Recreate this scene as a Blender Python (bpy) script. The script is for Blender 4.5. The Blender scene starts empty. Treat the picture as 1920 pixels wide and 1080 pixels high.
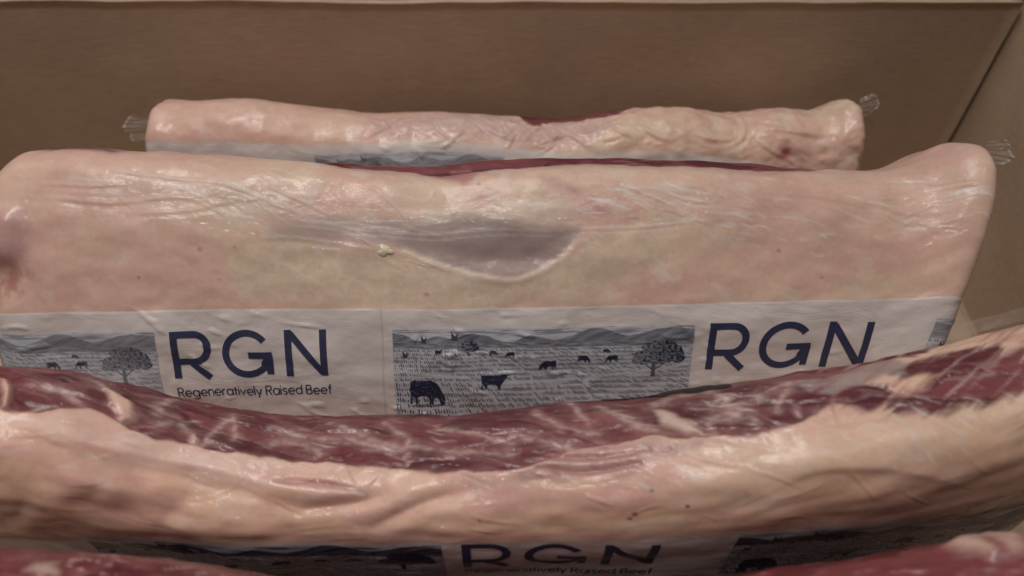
import bpy, math, random
import numpy as np

# ------------------------------------------------------------------ camera, light, exposure
scene = bpy.context.scene
COL = scene.collection
CAM_Z = 0.42
cd = bpy.data.cameras.new('camera'); cam = bpy.data.objects.new('camera', cd); COL.objects.link(cam)
cam.location = (0, 0, CAM_Z); cam.rotation_euler = (math.radians(40), 0, 0)
cd.sensor_width = 36; cd.lens = 36 * 1450 / 1920; cd.clip_start = 0.01; cd.clip_end = 50
cd.dof.use_dof = True; cd.dof.focus_distance = 0.345; cd.dof.aperture_fstop = 7.0
scene.camera = cam

world = bpy.data.worlds.new('World'); scene.world = world; world.use_nodes = True
bg = world.node_tree.nodes['Background']
bg.inputs['Color'].default_value = (1.0, 0.95, 0.92, 1); bg.inputs['Strength'].default_value = 0.095

def area_lamp(name, loc, target, size, size_y, power, color):
    d = bpy.data.lights.new(name, 'AREA'); d.shape = 'RECTANGLE'; d.size = size; d.size_y = size_y
    d.energy = power; d.color = color
    o = bpy.data.objects.new(name, d); COL.objects.link(o); o.location = loc
    dx, dy, dz = (target[i] - loc[i] for i in range(3))
    o.rotation_euler = (math.atan2(math.hypot(dx, dy), -dz), 0, math.atan2(dx, -dy) if (dx or dy) else 0)
    return o
area_lamp('ceiling_lamp', (-0.50, 0.30, 1.9), (0, 0.2, 0.1), 1.4, 0.30, 20.5, (1, 0.945, 0.885))
for sx_, sy_, sp_ in ((-0.42, 0.08, 1.7), (0.02, -0.10, 1.7), (0.40, 0.10, 1.7)):
    area_lamp('glint_lamp', (sx_, sy_, 2.0), (0, 0.2, 0.1), 0.09, 0.09, sp_, (1, 0.95, 0.90))  # small unseen lamps, added to put sharp glints on the film
area_lamp('ceiling_lamp', (-0.25, 1.30, 2.1), (0, 0.2, 0.1), 1.4, 0.12, 6.0, (1, 0.95, 0.90))  # unseen narrow strip behind the box, added for sharper film glints

scene.view_settings.view_transform = 'Standard'; scene.view_settings.look = 'None'
scene.view_settings.exposure = -0.08; scene.view_settings.gamma = 1.0
scene.cycles.use_denoising = True
scene.cycles.max_bounces = 8

# ------------------------------------------------------------------ numeric helpers
#GEO-BEGIN
def _hash(ix, iy, seed):
    h = (ix.astype(np.int64) * 374761393 + iy.astype(np.int64) * 668265263 + seed * 1442695041) & 0x7fffffff
    h = ((h ^ (h >> 13)) * 1274126177) & 0x7fffffff
    return (h ^ (h >> 16)) & 0xffff
def pnoise(x, y, seed=0):
    ix = np.floor(x); iy = np.floor(y); fx = x - ix; fy = y - iy
    u = fx**3 * (fx * (fx * 6 - 15) + 10); v = fy**3 * (fy * (fy * 6 - 15) + 10)
    def g(dx, dy):
        a = _hash(ix + dx, iy + dy, seed) * (2 * math.pi / 65536)
        return np.cos(a) * (fx - dx) + np.sin(a) * (fy - dy)
    n0 = g(0, 0) * (1 - u) + g(1, 0) * u; n1 = g(0, 1) * (1 - u) + g(1, 1) * u
    return (n0 * (1 - v) + n1 * v) * 1.5
def fbm(x, y, seed=0, octv=4, gain=0.5):
    s = 0; a = 1.0; t = 0
    for i in range(octv):
        s = s + a * pnoise(x, y, seed + i * 17); t += a; a *= gain; x = x * 2.03 + 3.1; y = y * 2.03 - 1.7
    return s / t
def ridged(x, y, seed=0, octv=3):
    s = 0; a = 1.0; t = 0
    for i in range(octv):
        s = s + a * (1 - np.abs(pnoise(x, y, seed + i * 31)) * 2); t += a; a *= .5; x = x * 2.1 + 5.2; y = y * 2.1 + 1.3
    return s / t
def voronoi(x, y, seed=0):
    ix = np.floor(x); iy = np.floor(y); f1 = np.full(x.shape, 9.0); f2 = np.full(x.shape, 9.0); h = np.zeros(x.shape)
    for dx in (-1, 0, 1):
        for dy in (-1, 0, 1):
            cx = ix + dx; cy = iy + dy; a = _hash(cx, cy, seed) / 65536.0; b = _hash(cx, cy, seed + 7) / 65536.0
            d = np.hypot(cx + .1 + .8 * a - x, cy + .1 + .8 * b - y); m = d < f1
            f2 = np.where(m, f1, np.minimum(f2, d)); h = np.where(m, _hash(cx, cy, seed + 13) / 65536.0, h); f1 = np.where(m, d, f1)
    return f1, f2, h
def sstep(a, b, x):
    t = np.clip((x - a) / (b - a), 0, 1); return t * t * (3 - 2 * t)
def curve(knots, x):
    """smooth curve through (x, value) knots"""
    k = np.array(knots, float); X = k[:, 0]; Y = k[:, 1]
    m = np.gradient(Y, X) if len(X) > 2 else np.zeros_like(Y)
    x = np.clip(x, X[0], X[-1]); i = np.clip(np.searchsorted(X, x) - 1, 0, len(X) - 2)
    h = X[i + 1] - X[i]; t = (x - X[i]) / h
    return ((2*t**3 - 3*t**2 + 1) * Y[i] + (t**3 - 2*t**2 + t) * h * m[i] + (-2*t**3 + 3*t**2) * Y[i+1] + (t**3 - t**2) * h * m[i+1])
def closed_spline(pts, n=4000):
    p = np.array(pts, float); N = len(p); out = []
    per = n // N
    for i in range(N):
        a, b, c, d = p[i - 1], p[i], p[(i + 1) % N], p[(i + 2) % N]
        t = np.linspace(0, 1, per, endpoint=False)[:, None]
        out.append(0.5 * (2*b + (c - a)*t + (2*a - 5*b + 4*c - d)*t*t + (3*b - a - 3*c + d)*t**3))
    return np.concatenate(out)

class Cut:
    """a limp slab of meat: a closed cross-section (y, z) swept along x; nominal surface coordinates are
    x (mm along the cut) and w (mm of arc from the ridge, + down the front, - over the back)"""
    def __init__(self, prof, x0, x1, dy, dz, rot, r_end=(22, 22), n_end=(2.6, 2.6), shear=(0, 0), wvis=(-40, 130), step=0.8, xstep=0.8):
        c = closed_spline(prof) * 1000.0
        seg = np.linalg.norm(np.roll(c, -1, 0) - c, axis=1); arc = np.concatenate([[0], np.cumsum(seg)]); L = arc[-1]
        self.L = L
        w = np.concatenate([np.arange(wvis[0], wvis[1], step), np.linspace(wvis[1], L + wvis[0], 60, endpoint=False)])
        ww = np.mod(w, L)
        cc = np.vstack([c, c[:1]])
        P = np.stack([np.interp(ww, arc, cc[:, 0]), np.interp(ww, arc, cc[:, 1])], 1)
        cen = c.mean(0)
        re0, re1 = r_end
        e = lambda r: r * (1 - np.cos(np.linspace(0, math.pi / 2, 26)))[:-1]
        xs = np.concatenate([x0 + e(re0), np.arange(x0 + re0, x1 - re1, xstep), (x1 - e(re1))[::-1]])
        self.xs = xs; self.w = w; self.nx = len(xs); self.nw = len(w)
        k = np.ones_like(xs)
        e0 = np.clip((xs - x0) / re0, 0, 1); e1 = np.clip((x1 - xs) / re1, 0, 1)
        k = (1 - (1 - e0)**n_end[0])**(1 / n_end[0]) * (1 - (1 - e1)**n_end[1])**(1 / n_end[1])
        k = np.maximum(k, 0.004)
        r = np.radians(curve(rot, xs)); DY = curve(dy, xs); DZ = curve(dz, xs)
        q = P[None] - cen; cr = np.cos(r)[:, None]; sr = np.sin(r)[:, None]
        # rotation: + tips the top away from the viewer
        Y = q[..., 0] * cr + q[..., 1] * sr; Z = -q[..., 0] * sr + q[..., 1] * cr
        Y = Y * k[:, None] + cen[0] + DY[:, None]; Z = Z * k[:, None] + cen[1]; Z = Z + DZ[:, None] * np.clip((Z - 4) / (P[:, 1].max() - 4), 0, 1.1)
        X = np.repeat(xs[:, None], len(w), 1)
        f = (xs - x0) / (x1 - x0)
        X = X + (Z - cen[1]) * (shear[0] * np.clip(1 - f * 3, 0, 1)**1.5 + shear[1] * np.clip(f * 3 - 2, 0, 1)**1.5)[:, None]
        self.V = np.stack([X, Y, Z], -1) / 1000.0
        self.k = k
        self.GX, self.GW = np.meshgrid(xs, w, indexing='ij')
    def normals(self, V=None):
        V = self.V if V is None else V
        du = np.gradient(V, axis=0)
        dv = np.roll(V, -1, 1) - np.roll(V, 1, 1)
        n = np.cross(dv, du); n /= np.linalg.norm(n, axis=-1, keepdims=True) + 1e-12
        return n
    def displace(self, h):
        """h in mm along the normal"""
        self.V = self.V + self.normals() * (h * np.minimum(1, self.k * 1.2)[:, None])[..., None] / 1000.0
        self.V[..., 2] = np.maximum(self.V[..., 2], 0.003)
    def sample(self, x, w, off=0.0, V=None, N=None):
        V = self.V if V is None else V
        N = self.N if N is None else N
        x = np.asarray(x, float); w = np.asarray(w, float)
        i = np.clip(np.searchsorted(self.xs, x) - 1, 0, self.nx - 2); j = np.clip(np.searchsorted(self.w, w) - 1, 0, self.nw - 2)
        a = np.clip((x - self.xs[i]) / (self.xs[i+1] - self.xs[i]), 0, 1)[..., None]; b = np.clip((w - self.w[j]) / (self.w[j+1] - self.w[j]), 0, 1)[..., None]
        f = lambda A: (A[i, j] * (1-a) + A[i+1, j] * a) * (1-b) + (A[i, j+1] * (1-a) + A[i+1, j+1] * a) * b
        n = f(N); n = n / (np.linalg.norm(n, axis=-1, keepdims=True) + 1e-12)
        off = np.asarray(off, float); return f(V) + n * (off[..., None] if off.ndim else off) / 1000.0

# the four cuts; numbers in metres for sections, millimetres for everything else
def build_cuts():
    c1 = Cut([(.362, .143), (.350, .136), (.341, .118), (.335, .095), (.330, .06), (.328, .025), (.338, .006), (.37, .004), (.395, .006), (.407, .03), (.411, .06), (.409, .09), (.400, .117), (.388, .133), (.375, .142)],
             -216, 208, dy=[(-216, 0), (208, 0)], dz=[(-216, 2.4), (-195, 1.0), (-150, 1.9), (-110, -6.1), (-80, -8.9), (-40, -8.1), (0, -11.5), (30, -13.6), (60, -8.0), (100, -4.0), (130, -9.1), (160, -4.8), (185, -5.5), (196, 1), (208, 3.0)],
             rot=[(-216, 0), (208, 0)], r_end=(14, 12), n_end=(3, 3), step=1.0, xstep=1.0)
    c2 = Cut([(.260, .187), (.248, .181), (.232, .167), (.214, .148), (.199, .127), (.188, .106), (.182, .08), (.179, .04), (.184, .012), (.205, .004), (.24, .004), (.268, .010), (.285, .04), (.296, .09), (.299, .13), (.296, .155), (.287, .172), (.274, .184)],
             -246, 190, dy=[(-246, 0), (190, 0)], dz=[(-246, 9), (-220, 6.9), (-200, 8.2), (-170, 5.8), (-130, 2.9), (-80, -1.3), (-30, -2.6), (0, 0.2), (40, 1.0), (90, 0.0), (130, -3.8), (148, -5.5), (158, -5), (166, 0), (173, 9), (179, 13), (185, 13.5), (190, 10)],
             rot=[(-246, 0), (190, 0)], r_end=(30, 17), n_end=(2.4, 2.6), shear=(0, .36), wvis=(-34, 120), step=.65, xstep=.65)
    c3 = Cut([(.140, .165), (.124, .164), (.1135, .153), (.111, .137), (.1125, .11), (.112, .06), (.112, .02), (.122, .004), (.14, .004), (.162, .008), (.171, .04), (.174, .08), (.174, .12), (.168, .146), (.156, .160)],
             -232, 232, dy=[(-232, 6), (-180, 4), (0, 0), (150, 4), (190, 14), (232, 28)], dz=[(-232, 23.1), (-190, 21.6), (-160, 13.3), (-130, -4), (-100, -13), (-70, -13), (-35, -11), (0, -5.5), (40, 3.0), (80, 17.5), (110, 25.7), (140, 29.8), (165, 31), (190, 34.0), (232, 36.1)],
             rot=[(-232, 0), (232, 0)], r_end=(25, 25), wvis=(-60, 90), step=.7, xstep=.7)
    c4 = Cut([(0.06, 0.162), (0.04, 0.16), (0.02, 0.145), (0.012, 0.11), (0.012, 0.05), (0.02, 0.01), (0.04, 0.004), (0.07, 0.004), (0.088, 0.012), (0.094, 0.04), (0.096, 0.12), (0.092, 0.148), (0.08, 0.16)],
             -225, 225, dy=[(-225, 0), (225, 0)], dz=[(-225, 40), (-150, 40), (-110, 30), (-60, 2), (0, -14), (50, -8), (90, 24.0), (115, 37), (140, 48), (170, 52), (225, 53)],
             rot=[(-225, 0), (225, 0)], step=1.0, xstep=1.2, wvis=(-90, 30))
    return c1, c2, c3, c4
#GEO-END

# traced features, in surface coordinates of each cut: (x mm along the cut, w mm down from its ridge)
#TR-BEGIN
TR = {
 'c2': {
  'band_top': [(-227.0, 64.5), (-191.0, 64.4), (-156.2, 62.1), (-109.6, 59.9), (-62.2, 58.0), (-26.4, 58.0), (9.5, 59.0), (45.2, 58.3), (78.9, 57.0), (111.4, 54.8), (143.8, 52.1), (163.3, 53.0), (173.0, 58.0)],
  'membrane': [(-101.5, 20.0), (-85.2, 17.4), (-61.7, 18.9), (-38.1, 18.5), (-23.7, 15.4), (-4.7, 17.9), (9.3, 22.1), (29.4, 23.5), (27.4, 28.8), (24.1, 33.4), (17.8, 38.4), (9.9, 42.9), (-1.2, 45.0), (-13.0, 43.0), (-22.6, 40.4), (-31.0, 37.2), (-40.4, 33.6), (-52.2, 29.8), (-64.1, 28.6), (-75.9, 29.5), (-87.6, 29.4), (-101.4, 30.1), (-108.4, 29.3), (-107.3, 24.5)],
  'froth': [(-22.6, 41.0), (-13.1, 44.0), (-1.2, 46.2), (10.5, 43.6), (18.9, 39.1), (24.9, 34.0), (30.7, 26.9)],
  'froth2': [(-85.3, 31.0), (-61.7, 32.0), (-47.6, 33.6), (-31.0, 38.4), (-19.0, 40.7)],
  'lean_edge': [(-79.3, -16.0), (-48.9, -11.0), (-31.5, -7.4), (-19.6, -8.0), (4.9, -8.0), (34.3, -13.0), (57.7, -10.2), (89.5, -8.9), (115.7, -12.6)],
  'stain': [(-41.7, -10.0), (-14.5, -8.2), (-18.0, 0.1), (-21.9, 3.3), (-28.9, -2.0)],
  'pink_streak': [(14.3, 1.4), (23.6, 5.4), (35.4, 12.8), (39.9, 16.4)],
  'wr1': [(101.8, 6.6), (126.3, 7.2), (146.9, 11.8), (158.6, 18.3), (171.9, 24.4)],
  'wr2': [(130.9, 0.1), (149.0, 0.1), (161.0, 8.3)],
  'wr3': [(163.7, 4.5), (177.1, 13.2)],
  'wr4': [(157.0, 19.3), (161.7, 18.1), (170.1, 28.6)],
  'wr5': [(130.4, 6.9), (146.6, 9.5), (159.8, 14.3), (169.2, 18.4)],
  'wr16': [(157.8, -4.8), (166.3, 3.8), (174.1, 8.7)],
  'wr6': [(-206.8, 9.5), (-185.9, 9.9), (-168.2, 7.9)],
  'wr7': [(-209.1, 15.1), (-176.9, 16.7), (-147.5, 12.6), (-126.7, 15.1)],
  'wr8': [(-175.7, 2.2), (-147.9, 4.4), (-127.1, 5.7), (-94.5, 16.7)],
  'wr9': [(-167.9, 20.7), (-142.8, 18.3), (-120.0, 12.4), (-103.8, 13.7)],
  'wr10': [(-108.7, 5.6), (-94.7, 10.6), (-80.5, 17.1)],
  'wr11': [(-101.4, 19.5), (-75.8, 21.7), (-57.0, 28.2)],
  'wr12': [(-110.7, 28.3), (-94.7, 27.4), (-61.7, 31.4)],
  'wr13': [(-94.5, 22.6), (-61.7, 22.9), (-38.0, 24.5), (-14.2, 23.6), (23.6, 25.6)],
  'wr14': [(-62.0, 3.0), (-52.3, 11.5), (-47.5, 17.3)],
  'wr15': [(28.3, 24.5), (56.0, 23.5), (87.6, 19.3)],
  'wr17': [(49.4, 4.4), (64.5, 11.7), (75.1, 16.1)],
  'wr18': [(60.4, 5.6), (73.0, 10.6), (85.4, 12.4)],
  'pale': [(-184.1, 5.5), (-143.4, 5.3), (-108.4, 16.4), (-61.8, 14.1), (-14.2, 12.5), (28.3, 18.7), (28.2, 26.9), (-14.2, 16.3), (-61.7, 18.3), (-108.4, 22.2), (-135.9, 19.1), (-177.0, 21.2)],
  'yellow': [(-122.6, 37.1), (-103.9, 32.6), (-61.7, 34.5), (-38.0, 38.8), (-19.0, 46.7), (0.1, 50.1), (18.9, 41.0), (37.8, 29.3), (64.6, 26.9), (51.8, 45.8), (21.5, 55.3), (-38.3, 55.9), (-95.3, 54.7), (-120.6, 51.1)],
  'purple': [(-223.5, 19.6), (-212.7, 20.7), (-210.4, 28.7), (-212.4, 39.0), (-219.8, 43.8), (-225.0, 42.7)],
  'vein1': [(-225.3, 46.7), (-217.9, 44.9), (-215.7, 51.5), (-211.1, 58.6)],
  'vein2': [(-220.6, 44.3), (-217.9, 49.0), (-221.6, 54.7)],
  'vein3': [(-224.8, 48.6), (-215.6, 49.6)],
  'ridge_purple': [(-208.2, -16.8), (-195.3, -17.8), (-181.1, -13.9)],
  'nodule': [(-56.5, 31.9)],
  'dots': [(-14.8, 2.0), (-13.0, 14.3), (-137.4, 34.8), (-133.7, 23.6), (-122.4, 33.1), (-115.5, 30.8), (-38.2, 51.4), (45.0, 54.1), (111.4, 32.3), (119.9, 34.0), (129.5, 43.1), (94.3, 27.4), (-164.4, 48.2), (-175.3, 4.7), (-129.8, 48.1), (-8.3, 1.5), (-26.0, 16.4)],
 },
 'c3': {
  'lean_low': [(-179.3, 2.3), (-169.7, 1.9), (-156.9, -3.2), (-146.3, -2.2), (-141.8, -0.5), (-133.2, 0.5), (-122.7, 0.5), (-105.6, 1.6), (-89.5, 2.3), (-72.9, 3.4), (-52.1, 5.3), (-31.7, 7.5), (-11.7, 9.4), (-1.9, 9.5), (9.7, 7.5), (23.5, 4.1), (38.8, 1.6), (55.4, 1.6), (70.6, 5.4), (84.2, 6.2), (98.4, 4.0), (108.0, -0.2), (112.5, -3.3)],
  'strip_low': [(94.8, -28.4), (108.9, -22.3), (122.3, -23.9), (136.4, -28.2), (150.7, -28.8)],
  'fatpatch': [(-187.3, -13.7), (-184.0, -12.5), (-178.4, -4.8), (-178.0, 1.3), (-179.3, 2.3)],
  'fatwedge': [(-155.3, -18.0), (-149.7, -16.6), (-144.0, -13.5), (-141.1, -4.7), (-144.8, -1.1), (-148.1, -5.8)],
  'white1': [(-123.9, -5.0), (-122.3, -6.1), (-119.2, -2.9), (-119.1, 0.6), (-122.0, -0.1)],
  'white2': [(52.7, -12.0), (56.3, -10.3), (63.4, -3.7), (69.5, 3.7), (60.9, 0.9), (54.5, -5.1)],
  'pinkzone': [(-0.1, 10.3), (9.7, 7.5), (23.5, 4.1), (38.8, 2.3), (53.3, 3.0), (68.7, 6.5), (54.3, 10.0), (36.0, 13.5), (19.1, 15.0), (3.8, 13.5)],
  'pinkfat': [(-15.6, 12.4), (7.8, 14.2), (35.9, 15.4), (59.3, 14.6), (62.3, 18.7), (44.8, 23.7), (26.6, 29.3), (3.9, 30.0), (-11.6, 23.3)],
  'gray': [(101.9, -13.3), (115.3, -17.5), (125.1, -21.3), (137.2, -26.9), (142.6, -18.6), (137.5, -9.7), (131.7, -10.8), (127.4, -9.7), (119.4, -7.9), (111.7, -4.9), (105.2, -8.5)],
  'redA': [(137.4, -11.0), (149.1, -14.7), (162.9, -17.1), (171.7, -15.9), (174.7, -11.0), (169.9, -6.0), (161.6, -5.4), (150.7, -9.2)],
  'redB': [(129.9, 3.4), (136.0, 1.3), (144.0, 1.2), (150.0, -3.7), (160.1, -2.2), (165.6, -0.5), (174.5, -6.3), (180.1, -6.4), (174.1, 4.8), (166.4, 5.8), (159.5, 6.9), (151.8, 4.0), (144.0, 6.1), (135.3, 4.6)],
  'redC': [(112.5, -3.6), (122.4, -7.8), (126.5, -4.0), (123.7, 0.2), (118.8, 0.6)],
  's1': [(-165.8, -28.8), (-153.5, -15.9), (-147.9, -11.7), (-142.2, -7.2)],
  's2': [(-136.2, -11.8), (-137.3, -17.2), (-135.4, -26.7)],
  's3': [(-133.8, -7.1), (-128.1, -8.5), (-124.3, -6.7)],
  's4': [(-118.2, 0.3), (-116.1, -8.2), (-113.3, -15.8)],
  's5': [(-112.9, -20.8), (-109.4, -13.1), (-108.0, -5.8)],
  's6': [(-94.9, -15.8), (-75.3, -9.6), (-65.7, -9.5), (-53.6, -5.4), (-43.1, -3.3)],
  's7': [(-93.4, -6.4), (-85.5, -7.9), (-73.7, -1.5)],
  's8': [(-73.3, -20.2), (-58.7, -11.0), (-45.1, -4.4)],
  's9': [(-51.6, -21.1), (-45.4, -14.0), (-40.6, -8.5), (-40.9, -3.7)],
  's10': [(-39.0, -5.0), (-26.4, -1.7), (-12.0, 0.6), (-0.1, 2.7)],
  's11': [(21.9, -30.4), (25.8, -16.2), (29.2, -9.9)],
  's12': [(53.0, -13.8), (60.4, -18.4), (70.2, -19.6), (75.6, -15.0), (80.3, -3.7)],
  's13': [(92.4, -3.6), (96.4, -8.8), (100.2, -14.4)],
  's14': [(66.3, -9.9), (74.5, -6.1), (85.3, 0.9)],
  's15': [(80.7, -6.1), (70.2, -2.2), (71.2, 2.7)],
  's16': [(0.1, -6.7), (15.9, -0.1), (25.3, 4.4)],
  's17': [(-29.5, -14.8), (-12.3, -8.2), (-0.1, -2.9)],
  's18': [(8.6, -19.7), (20.2, -8.5), (31.6, -3.3)],
  's19': [(87.9, -10.0), (100.0, -14.5), (110.9, -14.6)],
  's20': [(-175.7, -11.6), (-164.6, -10.2), (-157.7, -5.4)],
  's21': [(33.1, -19.6), (43.7, -8.2), (53.9, -0.5)],
  'd1': [(5.0, 6.5), (24.3, 6.9), (36.5, 7.2), (48.4, 6.5)],
  'd2': [(9.7, 9.6), (26.8, 11.9), (45.4, 10.7)],
  'd3': [(-87.7, 11.0), (-75.5, 11.4), (-63.4, 12.8), (-53.3, 14.4)],
  'flap': [(-176.4, 9.8), (-167.0, 9.3), (-157.2, 10.0), (-144.8, 10.7), (-130.6, 10.0), (-114.9, 10.2), (-95.3, 13.2), (-79.2, 15.9), (-65.0, 17.0), (-56.8, 15.9), (-53.4, 13.0)],
  'crease1': [(-79.9, 22.2), (-64.9, 19.2), (-53.2, 17.3), (-47.1, 15.9)],
  'crease2': [(-51.1, 28.2), (-38.1, 21.4), (-25.4, 17.0), (-11.7, 14.7)],
  'flap2': [(86.3, 27.1), (95.9, 22.8), (105.9, 21.6), (116.1, 22.9), (128.6, 25.8), (142.1, 31.0), (151.6, 36.2)],
  'crease3': [(81.0, 36.6), (92.1, 32.4), (113.8, 30.6)],
  'crease4': [(-156.7, 36.0), (-146.8, 25.0), (-145.2, 18.0)],
  'crease5': [(-131.7, 38.6), (-122.6, 24.7), (-117.3, 17.7)],
  'crease6': [(-187.1, 54.3), (-175.9, 44.4), (-168.3, 31.7)],
  'band_top': [(-192.3, 63.5), (-171.7, 59.5), (-139.4, 42.2), (-111.0, 34.4), (-81.4, 32.1), (-51.4, 32.7), (-19.5, 33.1), (7.8, 35.9), (45.8, 37.9), (73.0, 40.5), (99.9, 42.8), (137.7, 47.1), (191.6, 68.4)],
  'letters': [(-18.8, 37.3), (54.2, 46.6)],
  'pic_r': [(80.8, 49.3)],
  'pic_l': [(-26.3, 38.0)],
  'dots': [(48.8, 20.1), (43.3, 28.6), (41.7, 30.6), (60.8, 27.8), (-11.5, 26.5)],
 },
 'c1': {
  'band_top': [(-205.8, 15.7), (-140.5, 16.4), (-83.5, 9.5), (-18.6, 9.4), (12.5, 10.4), (58.8, 15.0), (104.6, 18.6), (136.6, 19.6), (158.4, 27.0)],
  'redspot': [(158.9, 19.0)],
  'pic': [(-114.5, 21.6), (-12.5, 18.6)],
  'pinkzone': [(-87.9, -6.1), (-63.2, -11.1), (-19.0, -17.4), (13.0, -14.5), (50.8, -10.1), (62.3, -0.6), (43.5, 10.4), (12.5, 7.5), (-18.6, 7.4), (-74.4, 7.7)],
  'lean_edge': [(8.0, -14.1), (26.0, -16.4), (41.5, -13.0), (57.0, -12.4)],
  'yel': [(62.4, -2.6), (93.2, -5.0), (136.7, 0.4), (142.3, 11.5), (104.5, 14.0), (67.7, 9.7)],
  'wr1': [(-83.6, 5.6), (-74.8, -0.0), (-60.0, -9.4)],
  'wr2': [(-18.9, -4.1), (-9.4, 2.4), (-0.0, 5.9)],
  'wr3': [(7.8, 5.0), (15.7, -4.5), (25.3, 2.4), (32.7, -0.4), (43.5, 9.4)],
  'wr4': [(134.0, -15.2), (135.1, 4.0), (127.0, 12.1)],
  'wr5': [(142.1, 9.0), (154.5, 19.5), (167.6, 26.6)],
  'wr6': [(74.4, 1.4), (83.0, 9.2), (92.1, 12.0)],
  'wr7': [(148.5, 2.5), (160.3, 5.7), (179.0, 7.5)],
  'wr8': [(-9.5, -9.5), (9.5, -4.6), (32.0, -9.6)],
  'wr9': [(104.5, 7.6), (117.4, 9.4), (130.4, 6.5)],
 },
 'c4': {
  'knob': [(127.6, -29.0), (133.6, -35.6), (141.4, -34.6), (148.8, -32.0), (142.1, -22.1), (133.8, -22.3)],
  'pale': [(-140.1, -20.5), (-138.2, -24.8), (-134.0, -26.0), (-131.7, -21.0)],
  'notch': [(138.3, -28.8), (138.4, -25.1), (136.9, -21.9)],
 },
}
#TR-END

def poly_sd(x, y, poly):
    """signed distance to a closed polygon, negative inside"""
    p = np.array(poly, float); (ax, ay), (bx, by) = p.min(0) - 14, p.max(0) + 14
    near = (x > ax) & (x < bx) & (y > ay) & (y < by)
    if x.ndim > 1:
        out = np.full(x.shape, 20.0)
        if near.any(): out[near] = poly_sd(x[near], y[near], poly)
        return out
    d = np.full(x.shape, 1e9); ins = np.zeros(x.shape, bool)
    for a, b in zip(p, np.roll(p, -1, 0)):
        e = b - a; t = np.clip(((x - a[0]) * e[0] + (y - a[1]) * e[1]) / (e @ e + 1e-9), 0, 1)
        d = np.minimum(d, np.hypot(x - a[0] - e[0] * t, y - a[1] - e[1] * t))
        c = ((a[1] > y) != (b[1] > y)) & (x < (b[0] - a[0]) * (y - a[1]) / (b[1] - a[1] + 1e-12) + a[0])
        ins ^= c
    return np.where(ins, -d, d)
def line_d(x, y, pts):
    """distance to a polyline, signed side (+ below the line, larger w), position along it 0..1"""
    p = np.array(pts, float)
    if x.ndim > 1:
        (ax, ay), (bx, by) = p.min(0) - 14, p.max(0) + 14; near = (x > ax) & (x < bx) & (y > ay) & (y < by)
        out = [np.full(x.shape, 1e3), np.zeros(x.shape), np.zeros(x.shape)]
        if near.any():
            for o, v in zip(out, line_d(x[near], y[near], pts)): o[near] = v
        return out
    d = np.full(x.shape, 1e9); s = np.zeros(x.shape); al = np.zeros(x.shape)
    n = len(p) - 1
    for k in range(n):
        a, b = p[k], p[k + 1]; e = b - a; t = np.clip(((x - a[0]) * e[0] + (y - a[1]) * e[1]) / (e @ e + 1e-9), 0, 1)
        dd = np.hypot(x - a[0] - e[0] * t, y - a[1] - e[1] * t)
        m = dd < d; d = np.where(m, dd, d)
        s = np.where(m, np.sign((y - a[1]) * e[0] - (x - a[0]) * e[1]) * np.sign(e[0] if abs(e[0]) > 1e-6 else 1), s)
        al = np.where(m, (k + t) / n, al)
    return d, s, al
def smooth_line(pts, n=6):
    p = np.array(pts, float)
    if len(p) < 3: return p
    q = np.vstack([2 * p[0] - p[1], p, 2 * p[-1] - p[-2]]); out = []
    for i in range(1, len(q) - 2):
        t = np.linspace(0, 1, n, endpoint=False)[:, None]; a, b, c, d = q[i-1], q[i], q[i+1], q[i+2]
        out.append(.5 * (2*b + (c-a)*t + (2*a-5*b+4*c-d)*t*t + (3*b-a-3*c+d)*t**3))
    return np.vstack(out + [p[-1:]])
def lin(r, g, b):
    f = lambda c: (c / 255 / 12.92) if c <= 10 else ((c / 255 + .055) / 1.055)**2.4
    return np.array([f(r), f(g), f(b)])
def mix(col, c, m):
    return col * (1 - m[..., None]) + np.asarray(c) * m[..., None]

# ------------------------------------------------------------------ mesh helpers
def mesh_obj(name, V, F, mat, parent=None, attrs=None, normals=None, smooth=True):
    V = np.asarray(V, np.float32).reshape(-1, 3); F = np.asarray(F, np.int32)
    me = bpy.data.meshes.new(name); k = F.shape[1]
    me.vertices.add(len(V)); me.vertices.foreach_set('co', V.ravel())
    me.loops.add(F.size); me.loops.foreach_set('vertex_index', F.ravel())
    me.polygons.add(len(F)); me.polygons.foreach_set('loop_start', np.arange(0, F.size, k, dtype=np.int32))
    me.update(calc_edges=True); me.validate()
    if smooth: me.polygons.foreach_set('use_smooth', np.ones(len(me.polygons), bool))
    for an, arr in (attrs or {}).items():
        arr = np.asarray(arr, np.float32)
        if arr.ndim == 2:
            a = me.attributes.new(an, 'FLOAT_COLOR', 'POINT'); a.data.foreach_set('color', np.concatenate([arr[:, :3], np.ones((len(arr), 1), np.float32)], 1).ravel())
        else:
            a = me.attributes.new(an, 'FLOAT', 'POINT'); a.data.foreach_set('value', arr.ravel())
    if normals is not None: me.normals_split_custom_set_from_vertices(np.asarray(normals, np.float32).reshape(-1, 3))
    me.materials.append(mat)
    o = bpy.data.objects.new(name, me); COL.objects.link(o)
    if parent is not None:
        o.parent = parent
        o.matrix_parent_inverse = parent.matrix_basis.inverted()
    return o
def thing(name, label, cat, loc=(0, 0, 0), group=None):
    o = bpy.data.objects.new(name, None); o.empty_display_size = .05; COL.objects.link(o); o.location = loc
    o['label'] = label; o['category'] = cat
    if group: o['group'] = group
    return o
def grid_faces(nx, ny, wrap=False):
    i = np.arange(nx - 1)[:, None]; j = np.arange(ny if wrap else ny - 1)[None]; j2 = (j + 1) % ny
    return np.stack([i*ny + j, i*ny + j2, (i+1)*ny + j2, (i+1)*ny + j], -1).reshape(-1, 4)

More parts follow.
